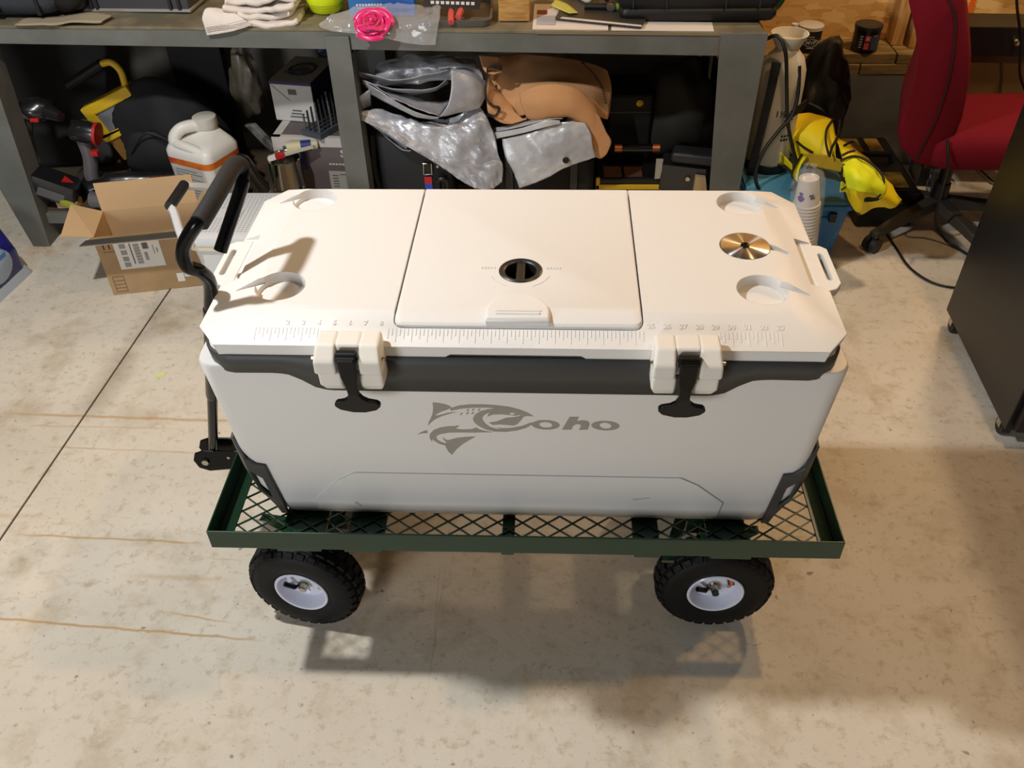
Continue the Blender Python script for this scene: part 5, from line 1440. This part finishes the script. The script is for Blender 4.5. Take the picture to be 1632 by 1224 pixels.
for k in range(11):
    w = (.10, .12, .07, .12, .12, .05, .11, .12, .12, .09, .12)[k]
    q.box(-.064, -.064 + w, -.0888, -.0882, .160 - .0108 * k, .1625 - .0108 * k)
obj('label_print', q, mat('print_blue_grey', (120, 122, 128), .6), lb, smooth=0)['kind'] = 'stuff'
lb2 = obj('label', MB().box(.1030, .1050, -.07, .05, .03, .176), mat('label_cream', (214, 212, 206), .6), jg, smooth=0)
# crumpled bag, tubes
cb_ = obj('crumpled_bag', lump(MB(), (-1.115, 2.16, .46), (.055, .045, .125), 12.1, .40, 30, 22, 2.2), mat('milky_film', (132, 124, 106), .35, alpha=.75, spec=.7), smooth=50)
tag(cb_, 'crumpled milky plastic bag hanging behind the jug and the white box', 'plastic bag')
tb_ = thing('clear_tube', 'clear plastic tube with black cap leaning beside the metal tin', 'tube', (-.972, 1.745, .20), 0, None, (D(20), D(-16), 0))
obj('clear_end', MB().lathe([(0, -.07), (.026, -.07), (.027, -.06), (.027, .03), (.022, .034), (0, .034)], 18), mat('smoky_clear', (120, 122, 126), .1, alpha=.55, coat=.5), tb_, smooth=40)
obj('black_barrel', MB().lathe([(0, .035), (.024, .035), (.030, .06), (.026, .11), (.034, .14), (.034, .19), (.02, .21), (0, .21)], 18), toolk, tb_, smooth=40)
gp = obj('green_stick', MB().box(-1.055, -.99, 1.80, 1.83, .205, .225, ), mat('bright_green', (30, 130, 50), .5), smooth=0, bevel=.004)
tag(gp, 'bright green plastic strip between the jug and the clear tube', 'strip')
bag3 = obj('grey_pouch', MB().loft([[(-1.10, 2.0, .36), (-1.06, 1.98, .37), (-1.05, 2.0, .37), (-1.09, 2.02, .36)], [(-1.00, 1.95, .27), (-.965, 1.93, .285), (-.955, 1.95, .285), (-.99, 1.97, .27)]]), mat('dull_pouch', (118, 116, 112), .4, rgb2=(60, 58, 56), vscale=20), smooth=0, bevel=.004)
tag(bag3, 'grey flattened pouch leaning against the printed grey box', 'pouch')
# metal tin with a brush
tn = thing('metal_tin', 'shiny ribbed metal tin holding a paint brush in front of the boxes', 'tin', (-.905, 1.80, SZ))
chrome = mat('bright_tin', (200, 196, 184), .14, 1.0)
obj('tin', MB().lathe([(0, .0), (.056, .0), (.058, .004), (.056, .02), (.058, .024), (.058, .05), (.0555, .055), (.058, .06), (.058, .09), (.0555, .095), (.058, .10), (.058, .195), (.061, .199), (.059, .203), (.056, .201), (.054, .195), (.054, .14), (0, .14)], 36), chrome, tn, smooth=40)
br = thing('paint_brush', 'flat paint brush with red ferrule lying across the tin mouth', 'brush', (-.90, 1.80, SZ + .212), D(18), None, (0, D(-8), D(18)))
obj('handle', MB().loft([[(.0, -.012, -.003), (.0, .012, -.003), (.0, .012, .004), (.0, -.012, .004)], [(.05, -.008, -.004), (.05, .008, -.004), (.05, .008, .005), (.05, -.008, .005)], [(.105, -.011, -.003), (.105, .011, -.003), (.105, .011, .004), (.105, -.011, .004)]]), mat('brush_wood', (190, 184, 168), .6), br, smooth=20)
obj('ferrule', MB().box(-.034, 0, -.014, .014, -.006, .006), redp, br, smooth=0)
obj('bristles', MB().hexa([(-.062, -.016, -.006), (-.034, -.014, -.005), (-.034, .014, -.005), (-.062, .016, -.006)], [(-.062, -.016, 0), (-.034, -.014, .005), (-.034, .014, .005), (-.062, .016, 0)]), plast_w, br, smooth=0)
gt = thing('glue_tube', 'blue and cream glue tube lying behind the metal tin', 'tube', (-.835, 1.845, .352), D(15))
obj('body', MB().tube([(-.065, 0, 0), (.045, 0, 0)], [.020, .017], 12), mat('cream', (196, 190, 150), .5), gt)
obj('band', MB().tube([(-.015, 0, 0), (.022, 0, 0)], [.0195, .0186], 12), mat('navy_blue', (34, 48, 110), .5), gt)
# boxes
gbx = thing('printed_box', 'grey printed product box with white label under the drill rack', 'box', (-.805, 2.00, SZ), D(-4))
obj('box_body', MB().box(-.145, .165, -.14, .16, 0, .245), mat('box_grey', (102, 92, 92), .55), gbx, smooth=0, bevel=.001)
obj('white_edge', MB().box(-.1455, .1655, -.1412, -.1402, .212, .2455).box(-.1458, -.110, -.1414, -.1402, .02, .2125).box(-.1458, .1658, -.1405, -.12, .2452, .2462).box(-.1458, -.115, -.1405, .1605, .2452, .2462), mat('box_white', (196, 190, 184), .6), gbx, smooth=0)
obj('blue_picture', MB().box(-.105, -.03, -.1416, -.1402, .12, .205), mat('picture_blue', (58, 70, 120), .5), gbx, smooth=0)
lb3 = obj('white_label', MB().box(.048, .155, -.1418, -.1402, .035, .118), mat('label_dull', (176, 174, 166), .6), gbx, smooth=0)
q = MB()
for k in range(5): q.box(.060, .082, -.1424, -.1418, .055 + .011 * k, .059 + .011 * k)
for k in range(8): q.box(.115 + .004 * k, .1175 + .004 * k, -.1424, -.1418, .080, .100)
q.box(.088, .145, -.1424, -.1418, .104, .107)
obj('label_print', q, inkg, lb3, smooth=0)['kind'] = 'stuff'
q = MB()
text_mb('S', .040, T(.115, -.1422, .188) @ RX(PI / 2) @ Matrix.Diagonal((1.5, 1, 1, 1)), .0006, q, .001)
for k in range(7): q.box(.055 + .012 * k, .064 + .012 * k, -.1424, -.1402, .143, .149)
obj('lettering', q, mat('box_white', (196, 190, 184), .6), gbx, smooth=0)
obj('dark_wheel', MB().lathe([(0, 0), (.022, 0), (.022, .004), (.009, .006), (0, .006)], 18, T(.135, -.1425, .040) @ RX(PI / 2)), plast_k, gbx)
wbx = thing('white_box', 'white carton with purple edges and wire bail on top of the printed box', 'carton', (-.882, 2.07, SZ + .2475), D(-10))
obj('box_body', MB().box(-.08, .08, -.075, .17, 0, .148), mat('carton_white', (196, 194, 188), .6), wbx, smooth=0, bevel=.002)
obj('top_panel', MB().box(-.0805, .0805, -.0755, .1705, .1482, .1492), mat('carton_tan', (150, 144, 128), .7), wbx, smooth=0)
obj('purple_edge', MB().box(-.081, .081, -.0762, -.0752, .138, .1492).box(.0805, .0815, -.0755, .1705, .0, .1492), mat('purple_dark', (46, 38, 84), .6), wbx, smooth=0)
q = MB().box(-.012, .020, -.0762, -.0752, .102, .122)
for k in range(3): q.box(-.020 + .006 * k, .045 - .008 * k, -.0762, -.0752, .016 + .012 * k, .021 + .012 * k)
q.prism([(-.074, .133), (-.072, .134), (-.010, .080), (-.012, .079)], -.0762, -.0752, 'y')
obj('carton_print', q, inkg, wbx, smooth=0)['kind'] = 'stuff'
obj('wire_bail', MB().tube([(.048 * math.cos(a * .3), .04 + .055 * math.sin(a * .3), .151) for a in range(21)], .0025, 6, closed=True).tube([(-.05, .0, .154), (.0, .02, .156), (.04, .0, .154)], .004, 6), plast_k2, wbx)
bl = obj('blue_packets', lump(MB(), (-.75, 2.20, .585), (.085, .06, .030), 4.4, .5), mat('blue_packet', (36, 44, 80), .4, rgb2=(130, 130, 140), vscale=30, vmin=.55, vmax=.7), smooth=40)
tag(bl, 'dark blue foil packets stacked behind the white carton', 'packets')
rk = thing('drill_rack', 'black bristly drill bit rack standing on the printed box', 'rack', (-.775, 1.925, SZ + .2475), D(-28))
obj('base', MB().box(-.045, .045, -.075, .085, 0, .020), mat('rack_grey', (70, 76, 84), .5), rk, smooth=0)
for i in range(4):
    for j in range(7):
        x, y = -.033 + i * .022, -.062 + j * .022
        obj('bit', MB().tube([(x, y, .02), (x, y, .075 + .006 * j)], .0036, 6), plast_k2 if (i + j) % 3 else toolg, rk)
rt = obj('red_tray', MB().box(-.705, -.64, 1.95, 2.12, .376, .44), mat('deep_red', (110, 22, 26), .5), smooth=0, bevel=.004)
tag(rt, 'deep red plastic tray beside the drill rack behind the middle leg', 'tray')
# suitcase / bag with coloured strap
sc_ = thing('tool_tote', 'black tool tote with carabiner and red and blue strap under the silver tarp', 'tool bag', (-.44, 1.93, SZ))
obj('bag_body', rbox(-.13, .14, -.13, .12, 0, .30, .03), mat('tote_black', (22, 23, 28), .6, bump=.3, bscale=80), sc_, smooth=50)
for k in range(5):
    obj('side_rib', MB().tube([(-.135 - .006 * (k % 2), -.10 + .028 * k, .02), (-.150, -.10 + .028 * k, .15), (-.140, -.10 + .028 * k, .27)], .010, 6), plast_k2, sc_)
obj('strap', MB().box(.035, .062, -.139, -.131, .10, .128), mat('strap_red', (178, 30, 40), .6), sc_, smooth=0, label='red strap section')
obj('strap', MB().box(.035, .062, -.139, -.131, .05, .0995), mat('strap_blue', (40, 70, 180), .6), sc_, smooth=0, label='blue strap section')
obj('buckle', MB().tube([(.036, -.142, .140), (.064, -.142, .140), (.064, -.142, .182), (.036, -.142, .182)], .0042, 6, closed=True), zinc, sc_)
obj('strap_loop', MB().box(.040, .060, -.138, -.130, .145, .178), plast_k, sc_, smooth=0)
for x, z in ((.085, .165), (.11, .178), (.045, .21)):
    obj('rivet', MB().lathe([(0, 0), (.006, 0), (.005, .003), (0, .004)], 10, T(x, -.1305, z) @ RX(PI / 2)), zinc, sc_)
obj('carry_handle', MB().tube(spline([(.085, -.132, .06), (.085, -.150, .12), (.115, -.150, .12), (.115, -.132, .06)], 4), .010, 8), plast_k, sc_)
# silver tarpaulin
tarpm = mat('silver_tarp', (190, 192, 197), .34, .25, bump=.55, bscale=90, rgb2=(164, 166, 173), vscale=12)
tp = thing('silver_tarp', 'crumpled silver tarpaulin stuffed under the bench above the black tote', 'tarpaulin', (-.40, 1.85, .45))
L0 = Vector((-.40, 1.85, .45))
def tpart(rows, nu, nv, a, s, seed, a2=.0, s2=60): return obj('fold', sheet([[Vector(p) - L0 for p in r] for r in rows], nu, nv, a, s, seed, a2, s2), tarpm, tp, smooth=50, solid=.0016)
# rear mound
tpart([[(-0.547, 1.880, 0.637), (-0.458, 1.880, 0.662), (-0.330, 1.880, 0.665), (-0.213, 1.870, 0.656)], [(-0.554, 1.840, 0.609), (-0.452, 1.820, 0.642), (-0.325, 1.820, 0.654), (-0.189, 1.820, 0.632)], [(-0.568, 1.830, 0.570), (-0.458, 1.820, 0.584), (-0.329, 1.820, 0.594), (-0.180, 1.820, 0.594)]], 26, 18, .016, 16, 1, .007, 40)
# rolled layers with the open mouth to the left
tpart([[(-0.603, 1.800, 0.642), (-0.532, 1.780, 0.628), (-0.456, 1.760, 0.623), (-0.361, 1.760, 0.644), (-0.290, 1.780, 0.648)], [(-0.618, 1.860, 0.606), (-0.550, 1.860, 0.579), (-0.465, 1.860, 0.566), (-0.366, 1.860, 0.583), (-0.301, 1.880, 0.592)]], 26, 6, .004, 22, 2)
tpart([[(-0.580, 1.780, 0.615), (-0.511, 1.760, 0.602), (-0.426, 1.750, 0.595), (-0.343, 1.755, 0.599), (-0.296, 1.780, 0.617)], [(-0.599, 1.860, 0.571), (-0.528, 1.860, 0.544), (-0.442, 1.860, 0.530), (-0.358, 1.860, 0.543), (-0.303, 1.880, 0.562)]], 24, 6, .004, 22, 3)
tpart([[(-0.575, 1.775, 0.613), (-0.527, 1.750, 0.598), (-0.465, 1.735, 0.565), (-0.408, 1.730, 0.541), (-0.327, 1.735, 0.508)], [(-0.584, 1.830, 0.570), (-0.536, 1.830, 0.547), (-0.463, 1.830, 0.547), (-0.378, 1.830, 0.525), (-0.296, 1.830, 0.525)]], 26, 8, .006, 22, 4, .003)
tpart([[(-0.624, 1.765, 0.553), (-0.584, 1.770, 0.572), (-0.558, 1.780, 0.585)], [(-0.630, 1.760, 0.506), (-0.604, 1.790, 0.507), (-0.570, 1.820, 0.512)]], 10, 6, .003, 22, 5)
tpart([[(-0.569, 1.775, 0.609), (-0.510, 1.745, 0.587), (-0.409, 1.730, 0.528), (-0.326, 1.732, 0.507)], [(-0.565, 1.800, 0.560), (-0.498, 1.770, 0.539), (-0.408, 1.740, 0.506), (-0.332, 1.738, 0.498)]], 22, 5, .004, 22, 6)
# cuff at the right of the roll
tpart([[(-0.279, 1.775, 0.650), (-0.229, 1.800, 0.640), (-0.171, 1.840, 0.586)], [(-0.282, 1.755, 0.599), (-0.216, 1.780, 0.593), (-0.169, 1.820, 0.555)], [(-0.295, 1.745, 0.549), (-0.232, 1.770, 0.545), (-0.183, 1.810, 0.522)], [(-0.327, 1.735, 0.506), (-0.266, 1.765, 0.508), (-0.195, 1.800, 0.510)]], 16, 16, .006, 18, 7)
# long drape to the lower right
tpart([[(-0.628, 1.755, 0.509), (-0.528, 1.800, 0.511), (-0.434, 1.800, 0.470), (-0.314, 1.800, 0.470), (-0.201, 1.820, 0.517)], [(-0.585, 1.745, 0.495), (-0.505, 1.765, 0.475), (-0.397, 1.765, 0.472), (-0.269, 1.770, 0.461), (-0.173, 1.800, 0.481)],
       [(-0.534, 1.735, 0.466), (-0.462, 1.740, 0.439), (-0.354, 1.745, 0.441), (-0.237, 1.750, 0.420), (-0.146, 1.780, 0.422)], [(-0.463, 1.728, 0.417), (-0.378, 1.728, 0.389), (-0.292, 1.730, 0.376), (-0.196, 1.740, 0.360), (-0.133, 1.760, 0.362)],
       [(-0.359, 1.722, 0.350), (-0.306, 1.722, 0.326), (-0.240, 1.722, 0.316), (-0.164, 1.730, 0.317), (-0.116, 1.745, 0.319)], [(-0.271, 1.718, 0.280), (-0.236, 1.716, 0.262), (-0.197, 1.716, 0.247), (-0.153, 1.720, 0.245), (-0.121, 1.730, 0.264)]], 44, 40, .012, 20, 8, .006, 46)
tpart([[(-0.577, 1.750, 0.482), (-0.504, 1.735, 0.443), (-0.446, 1.730, 0.406)], [(-0.558, 1.800, 0.436), (-0.496, 1.790, 0.387), (-0.453, 1.780, 0.359)], [(-0.509, 1.750, 0.420), (-0.468, 1.745, 0.385), (-0.435, 1.740, 0.383)]], 12, 8, .004, 20, 9)
# second folded tarp under the blanket
t2 = thing('folded_tarp', 'folded silver tarpaulin with black eyelet under the tan blanket', 'tarpaulin', (.02, 1.80, .36))
L0 = Vector((.02, 1.80, .36))
t2m = mat('silver_tarp_light', (204, 206, 209), .32, .22, bump=.6, bscale=50, rgb2=(178, 180, 186), vscale=10)
def t2part(nm, rows, nu, nv, a, s, seed, a2=0): return obj(nm, sheet([[Vector(p) - L0 for p in r] for r in rows], nu, nv, a, s, seed, a2, 46), t2m, t2, smooth=50, solid=.0025)
t2part('front_face', [[(-0.121, 1.790, 0.401), (-0.011, 1.765, 0.440), (0.085, 1.755, 0.478), (0.168, 1.760, 0.474)], [(-0.108, 1.770, 0.345), (-0.010, 1.745, 0.385), (0.097, 1.735, 0.420), (0.186, 1.735, 0.442)], [(-0.077, 1.745, 0.285), (-0.010, 1.730, 0.317), (0.098, 1.725, 0.367), (0.193, 1.725, 0.402)], [(-0.060, 1.735, 0.242), (0.016, 1.725, 0.277), (0.110, 1.722, 0.331), (0.205, 1.722, 0.368)]], 28, 22, .007, 20, 1, .004)
t2part('fold', [[(-0.151, 1.800, 0.420), (-0.054, 1.770, 0.451), (0.032, 1.755, 0.485), (0.079, 1.755, 0.485)], [(-0.152, 1.800, 0.396), (-0.043, 1.765, 0.436), (0.037, 1.750, 0.465), (0.083, 1.752, 0.475)]], 18, 5, .002, 20, 2)
t2part('fold', [[(-0.153, 1.840, 0.420), (-0.055, 1.810, 0.452), (0.032, 1.790, 0.481), (0.096, 1.785, 0.485)], [(-0.152, 1.820, 0.413), (-0.054, 1.785, 0.449), (0.032, 1.768, 0.481), (0.087, 1.765, 0.485)]], 18, 5, .002, 20, 3)
t2part('fold', [[(0.107, 1.800, 0.474), (0.139, 1.785, 0.476), (0.173, 1.775, 0.469)], [(0.097, 1.780, 0.456), (0.135, 1.760, 0.460), (0.173, 1.752, 0.455)]], 10, 5, .003, 20, 4)
ep = Vector((0.102, 1.716, 0.360)) - L0
obj('eyelet', MB().lathe([(.0045, 0), (.011, 0), (.012, .002), (.009, .004), (.0045, .003)], 18, T(*ep) @ RX(PI / 2)), plast_k, t2)
bk = thing('black_holdall', 'black holdall standing beneath the folded silver tarpaulin', 'bag', (.02, 1.93, SZ))
obj('bag_body', rbox(-.17, .185, -.14, .14, 0, .215, .03), blackc, bk, smooth=50)
obj('webbing', MB().box(.10, .125, -.148, -.1405, .02, .20).box(-.13, -.105, -.148, -.1405, .02, .20), plast_k2, bk, smooth=0)
# tan blanket
bm_ = mat('tan_fleece', (208, 156, 108), .95, bump=.5, bscale=300)
bn = thing('fleece_blanket', 'tan fleece blanket with black stitched edge stuffed under the bench top', 'blanket', (.02, 1.85, .52))
L0 = Vector((.02, 1.85, .52))
def bpart(rows, nu, nv, a, s, seed): return obj('fold', sheet([[Vector(p) - L0 for p in r] for r in rows], nu, nv, a, s, seed), bm_, bn, smooth=60, solid=.006)
bpart([[(-0.188, 1.900, 0.645), (-0.080, 1.980, 0.623), (0.051, 2.000, 0.611), (0.161, 1.980, 0.600), (0.243, 1.950, 0.580)], [(-0.172, 1.860, 0.589), (-0.067, 1.900, 0.584), (0.063, 1.900, 0.579), (0.171, 1.900, 0.565), (0.258, 1.920, 0.530)], [(-0.141, 1.840, 0.520), (-0.055, 1.840, 0.531), (0.052, 1.820, 0.571), (0.148, 1.830, 0.545), (0.255, 1.900, 0.471)], [(-0.132, 1.840, 0.452), (-0.055, 1.820, 0.472), (0.053, 1.795, 0.527), (0.149, 1.800, 0.503), (0.246, 1.860, 0.442)]], 36, 26, .012, 11, 1)
bpart([[(-0.058, 1.820, 0.550), (-0.000, 1.800, 0.584), (0.073, 1.790, 0.594), (0.147, 1.800, 0.568), (0.192, 1.820, 0.516)], [(-0.050, 1.800, 0.519), (0.011, 1.765, 0.547), (0.084, 1.760, 0.553), (0.158, 1.770, 0.522), (0.214, 1.790, 0.474)], [(-0.033, 1.800, 0.479), (0.015, 1.770, 0.483), (0.064, 1.765, 0.498), (0.127, 1.765, 0.494), (0.227, 1.770, 0.410)], [(-0.012, 1.830, 0.461), (0.032, 1.810, 0.461), (0.075, 1.800, 0.474), (0.122, 1.790, 0.469), (0.225, 1.765, 0.347)]], 30, 24, .008, 12, 2)
bpart([[(0.120, 1.800, 0.536), (0.163, 1.785, 0.525), (0.213, 1.790, 0.485)], [(0.160, 1.775, 0.480), (0.193, 1.765, 0.451), (0.239, 1.780, 0.433)], [(0.188, 1.765, 0.412), (0.210, 1.760, 0.392), (0.258, 1.775, 0.398)], [(0.208, 1.760, 0.350), (0.225, 1.758, 0.346), (0.242, 1.765, 0.359)]], 12, 18, .005, 14, 3)
bpart([[(-0.191, 1.840, 0.675), (-0.162, 1.850, 0.671), (-0.127, 1.860, 0.663)], [(-0.177, 1.800, 0.648), (-0.146, 1.800, 0.640), (-0.118, 1.820, 0.628)], [(-0.166, 1.790, 0.635), (-0.139, 1.785, 0.633), (-0.115, 1.800, 0.640)]], 10, 10, .004, 14, 4)
bpart([[(-0.163, 1.820, 0.611), (-0.140, 1.840, 0.564), (-0.095, 1.860, 0.511)], [(-0.168, 1.800, 0.559), (-0.140, 1.810, 0.521), (-0.076, 1.820, 0.488)], [(-0.166, 1.800, 0.497), (-0.119, 1.800, 0.465), (-0.044, 1.810, 0.465)], [(-0.140, 1.800, 0.481), (-0.093, 1.795, 0.458), (-0.033, 1.800, 0.470)]], 16, 16, .006, 12, 5)
q = MB()
edge = spline([(-0.164, 1.785, 0.637), (-0.139, 1.785, 0.645), (-0.116, 1.790, 0.643)], 6)
for p in edge: q.tube([Vector(p) - L0, Vector(p) - L0 + Vector((.002, -.002, .018))], .0016, 5)
edge = spline([(-0.159, 1.800, 0.623), (-0.170, 1.790, 0.584), (-0.167, 1.785, 0.547), (-0.147, 1.785, 0.525), (-0.126, 1.785, 0.517), (-0.139, 1.785, 0.490), (-0.165, 1.790, 0.492)], 6)
for i, p in enumerate(edge):
    p = Vector(p) - L0
    q.tube([p + Vector((.0045 * math.cos(a * PI / 3), -.004, .0055 * math.sin(a * PI / 3))) for a in range(6)], .0011, 4, closed=True)
q.tube([Vector(p) - L0 + Vector((0, -.002, 0)) for p in edge], .0012, 5)
edge = spline([(0.159, 1.930, 0.615), (0.198, 1.900, 0.587), (0.230, 1.890, 0.542), (0.245, 1.880, 0.491)], 8)
for p in edge: q.tube([Vector(p) - L0, Vector(p) - L0 + Vector((-.010, -.004, .004))], .0014, 4)
obj('edge_stitching', q, mat('black_thread', (20, 14, 10), .8), bn, smooth=0)['kind'] = 'stuff'
# dark tools at the right end
kc = thing('black_case', 'black hard case with brass round catch in the dark right end', 'case', (.36, 2.10, SZ))
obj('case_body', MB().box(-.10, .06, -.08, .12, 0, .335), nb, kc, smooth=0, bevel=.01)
obj('brass_catch', MB().lathe([(0, 0), (.014, 0), (.014, .004), (.009, .006), (0, .006)], 18, T(.012, -.081, .305) @ RX(PI / 2)), mat('brass', (170, 130, 50), .35, .8), kc)
obj('lid_line', MB().box(-.095, .055, -.082, -.080, .268, .272), mat('dull_edge', (70, 64, 56), .5), kc, smooth=0)
gb = obj('olive_bag', lump(MB(), (.54, 2.10, .36), (.13, .11, .19), 6.6, .4, 26, 18, 1.6), mat('dark_olive', (40, 38, 32), .8, bump=.5, bscale=20), smooth=60)
tag(gb, 'dark olive cloth bag piled at the right end under the bench', 'bag')
lv = thing('hand_torch', 'black and copper cylinder with bright edge lying in front of the black case', 'tool', (.365, 1.93, .300))
obj('barrel', MB().tube([(-.055, 0, 0), (.055, 0, 0)], .017, 14), mat('gloss_black_tube', (12, 12, 13), .12, coat=.6), lv)
obj('end_ring', MB().tube([(-.082, 0, 0), (-.055, 0, 0)], .0155, 14), mat('copper', (190, 120, 84), .4, .8), lv)
obj('end_ring', MB().tube([(.055, 0, 0), (.082, 0, 0)], .0155, 14), mat('copper', (190, 120, 84), .4, .8), lv)
yc_ = thing('drill_case', 'black and yellow drill case lying on the shelf near the right leg', 'tool case', (.42, 1.90, SZ))
obj('case_body', MB().box(-.20, .12, -.06, .10, .0, .095), plast_k, yc_, smooth=0, bevel=.008)
obj('yellow_edge', MB().box(-.205, .12, -.068, -.0605, .055, .075).box(-.205, -.19, -.068, -.055, .04, .1), yelp, yc_, smooth=0, bevel=.003)
for a in (-.175, -.10, .02):
    obj('brown_panel', MB().box(a, a + .065, -.045, .03, .0955, .099), mat('case_brown', (84, 58, 44), .6), yc_, smooth=0)
obj('vent_tag', MB().box(.01, .03, -.066, -.0605, .10, .16).box(.008, .032, -.05, -.0605, .095, .17), mat('tag_pale', (170, 164, 150), .5), yc_, smooth=0)
kt = thing('belt_sander', 'black corded power tool with round silver knob beside the right leg', 'power tool', (.545, 1.86, SZ), D(-14))
obj('body', MB().loft([[(x, y, .06) for x, y in rrect(-.10, .095, -.055, .055, .02)], [(x, y, .155) for x, y in rrect(-.095, .085, -.05, .05, .02)]]), toolk, kt, smooth=30)
obj('foot', MB().box(-.08, .08, -.04, .04, 0, .06), plast_k, kt, smooth=0)
obj('top_grip', rbox(-.06, .11, -.04, .04, .156, .20, .012), plast_k2, kt, smooth=50)
obj('round_knob', MB().lathe([(0, 0), (.010, 0), (.008, .005), (0, .006)], 14, T(.01, -.0555, .115) @ RX(PI / 2)), zinc, kt)
wd = obj('wood_offcut', MB().hexa([(.560, 1.775, SZ), (.628, 1.775, SZ), (.628, 1.81, SZ), (.560, 1.81, SZ)], [(.566, 1.775, .262), (.600, 1.775, .262), (.600, 1.81, .262), (.566, 1.81, .262)]), mat('offcut_pine', (186, 160, 118), .7), smooth=0, bevel=.002)
tag(wd, 'pale pine offcut standing against the right bench leg', 'wood offcut')
wd = obj('wood_scrap', MB().box(-1.80, -1.72, 1.785, 1.83, SZ, .155), mat('offcut_pine', (186, 160, 118), .7), smooth=0, bevel=.002)
tag(wd, 'small pine scrap on the shelf under the cordless drill', 'wood offcut')
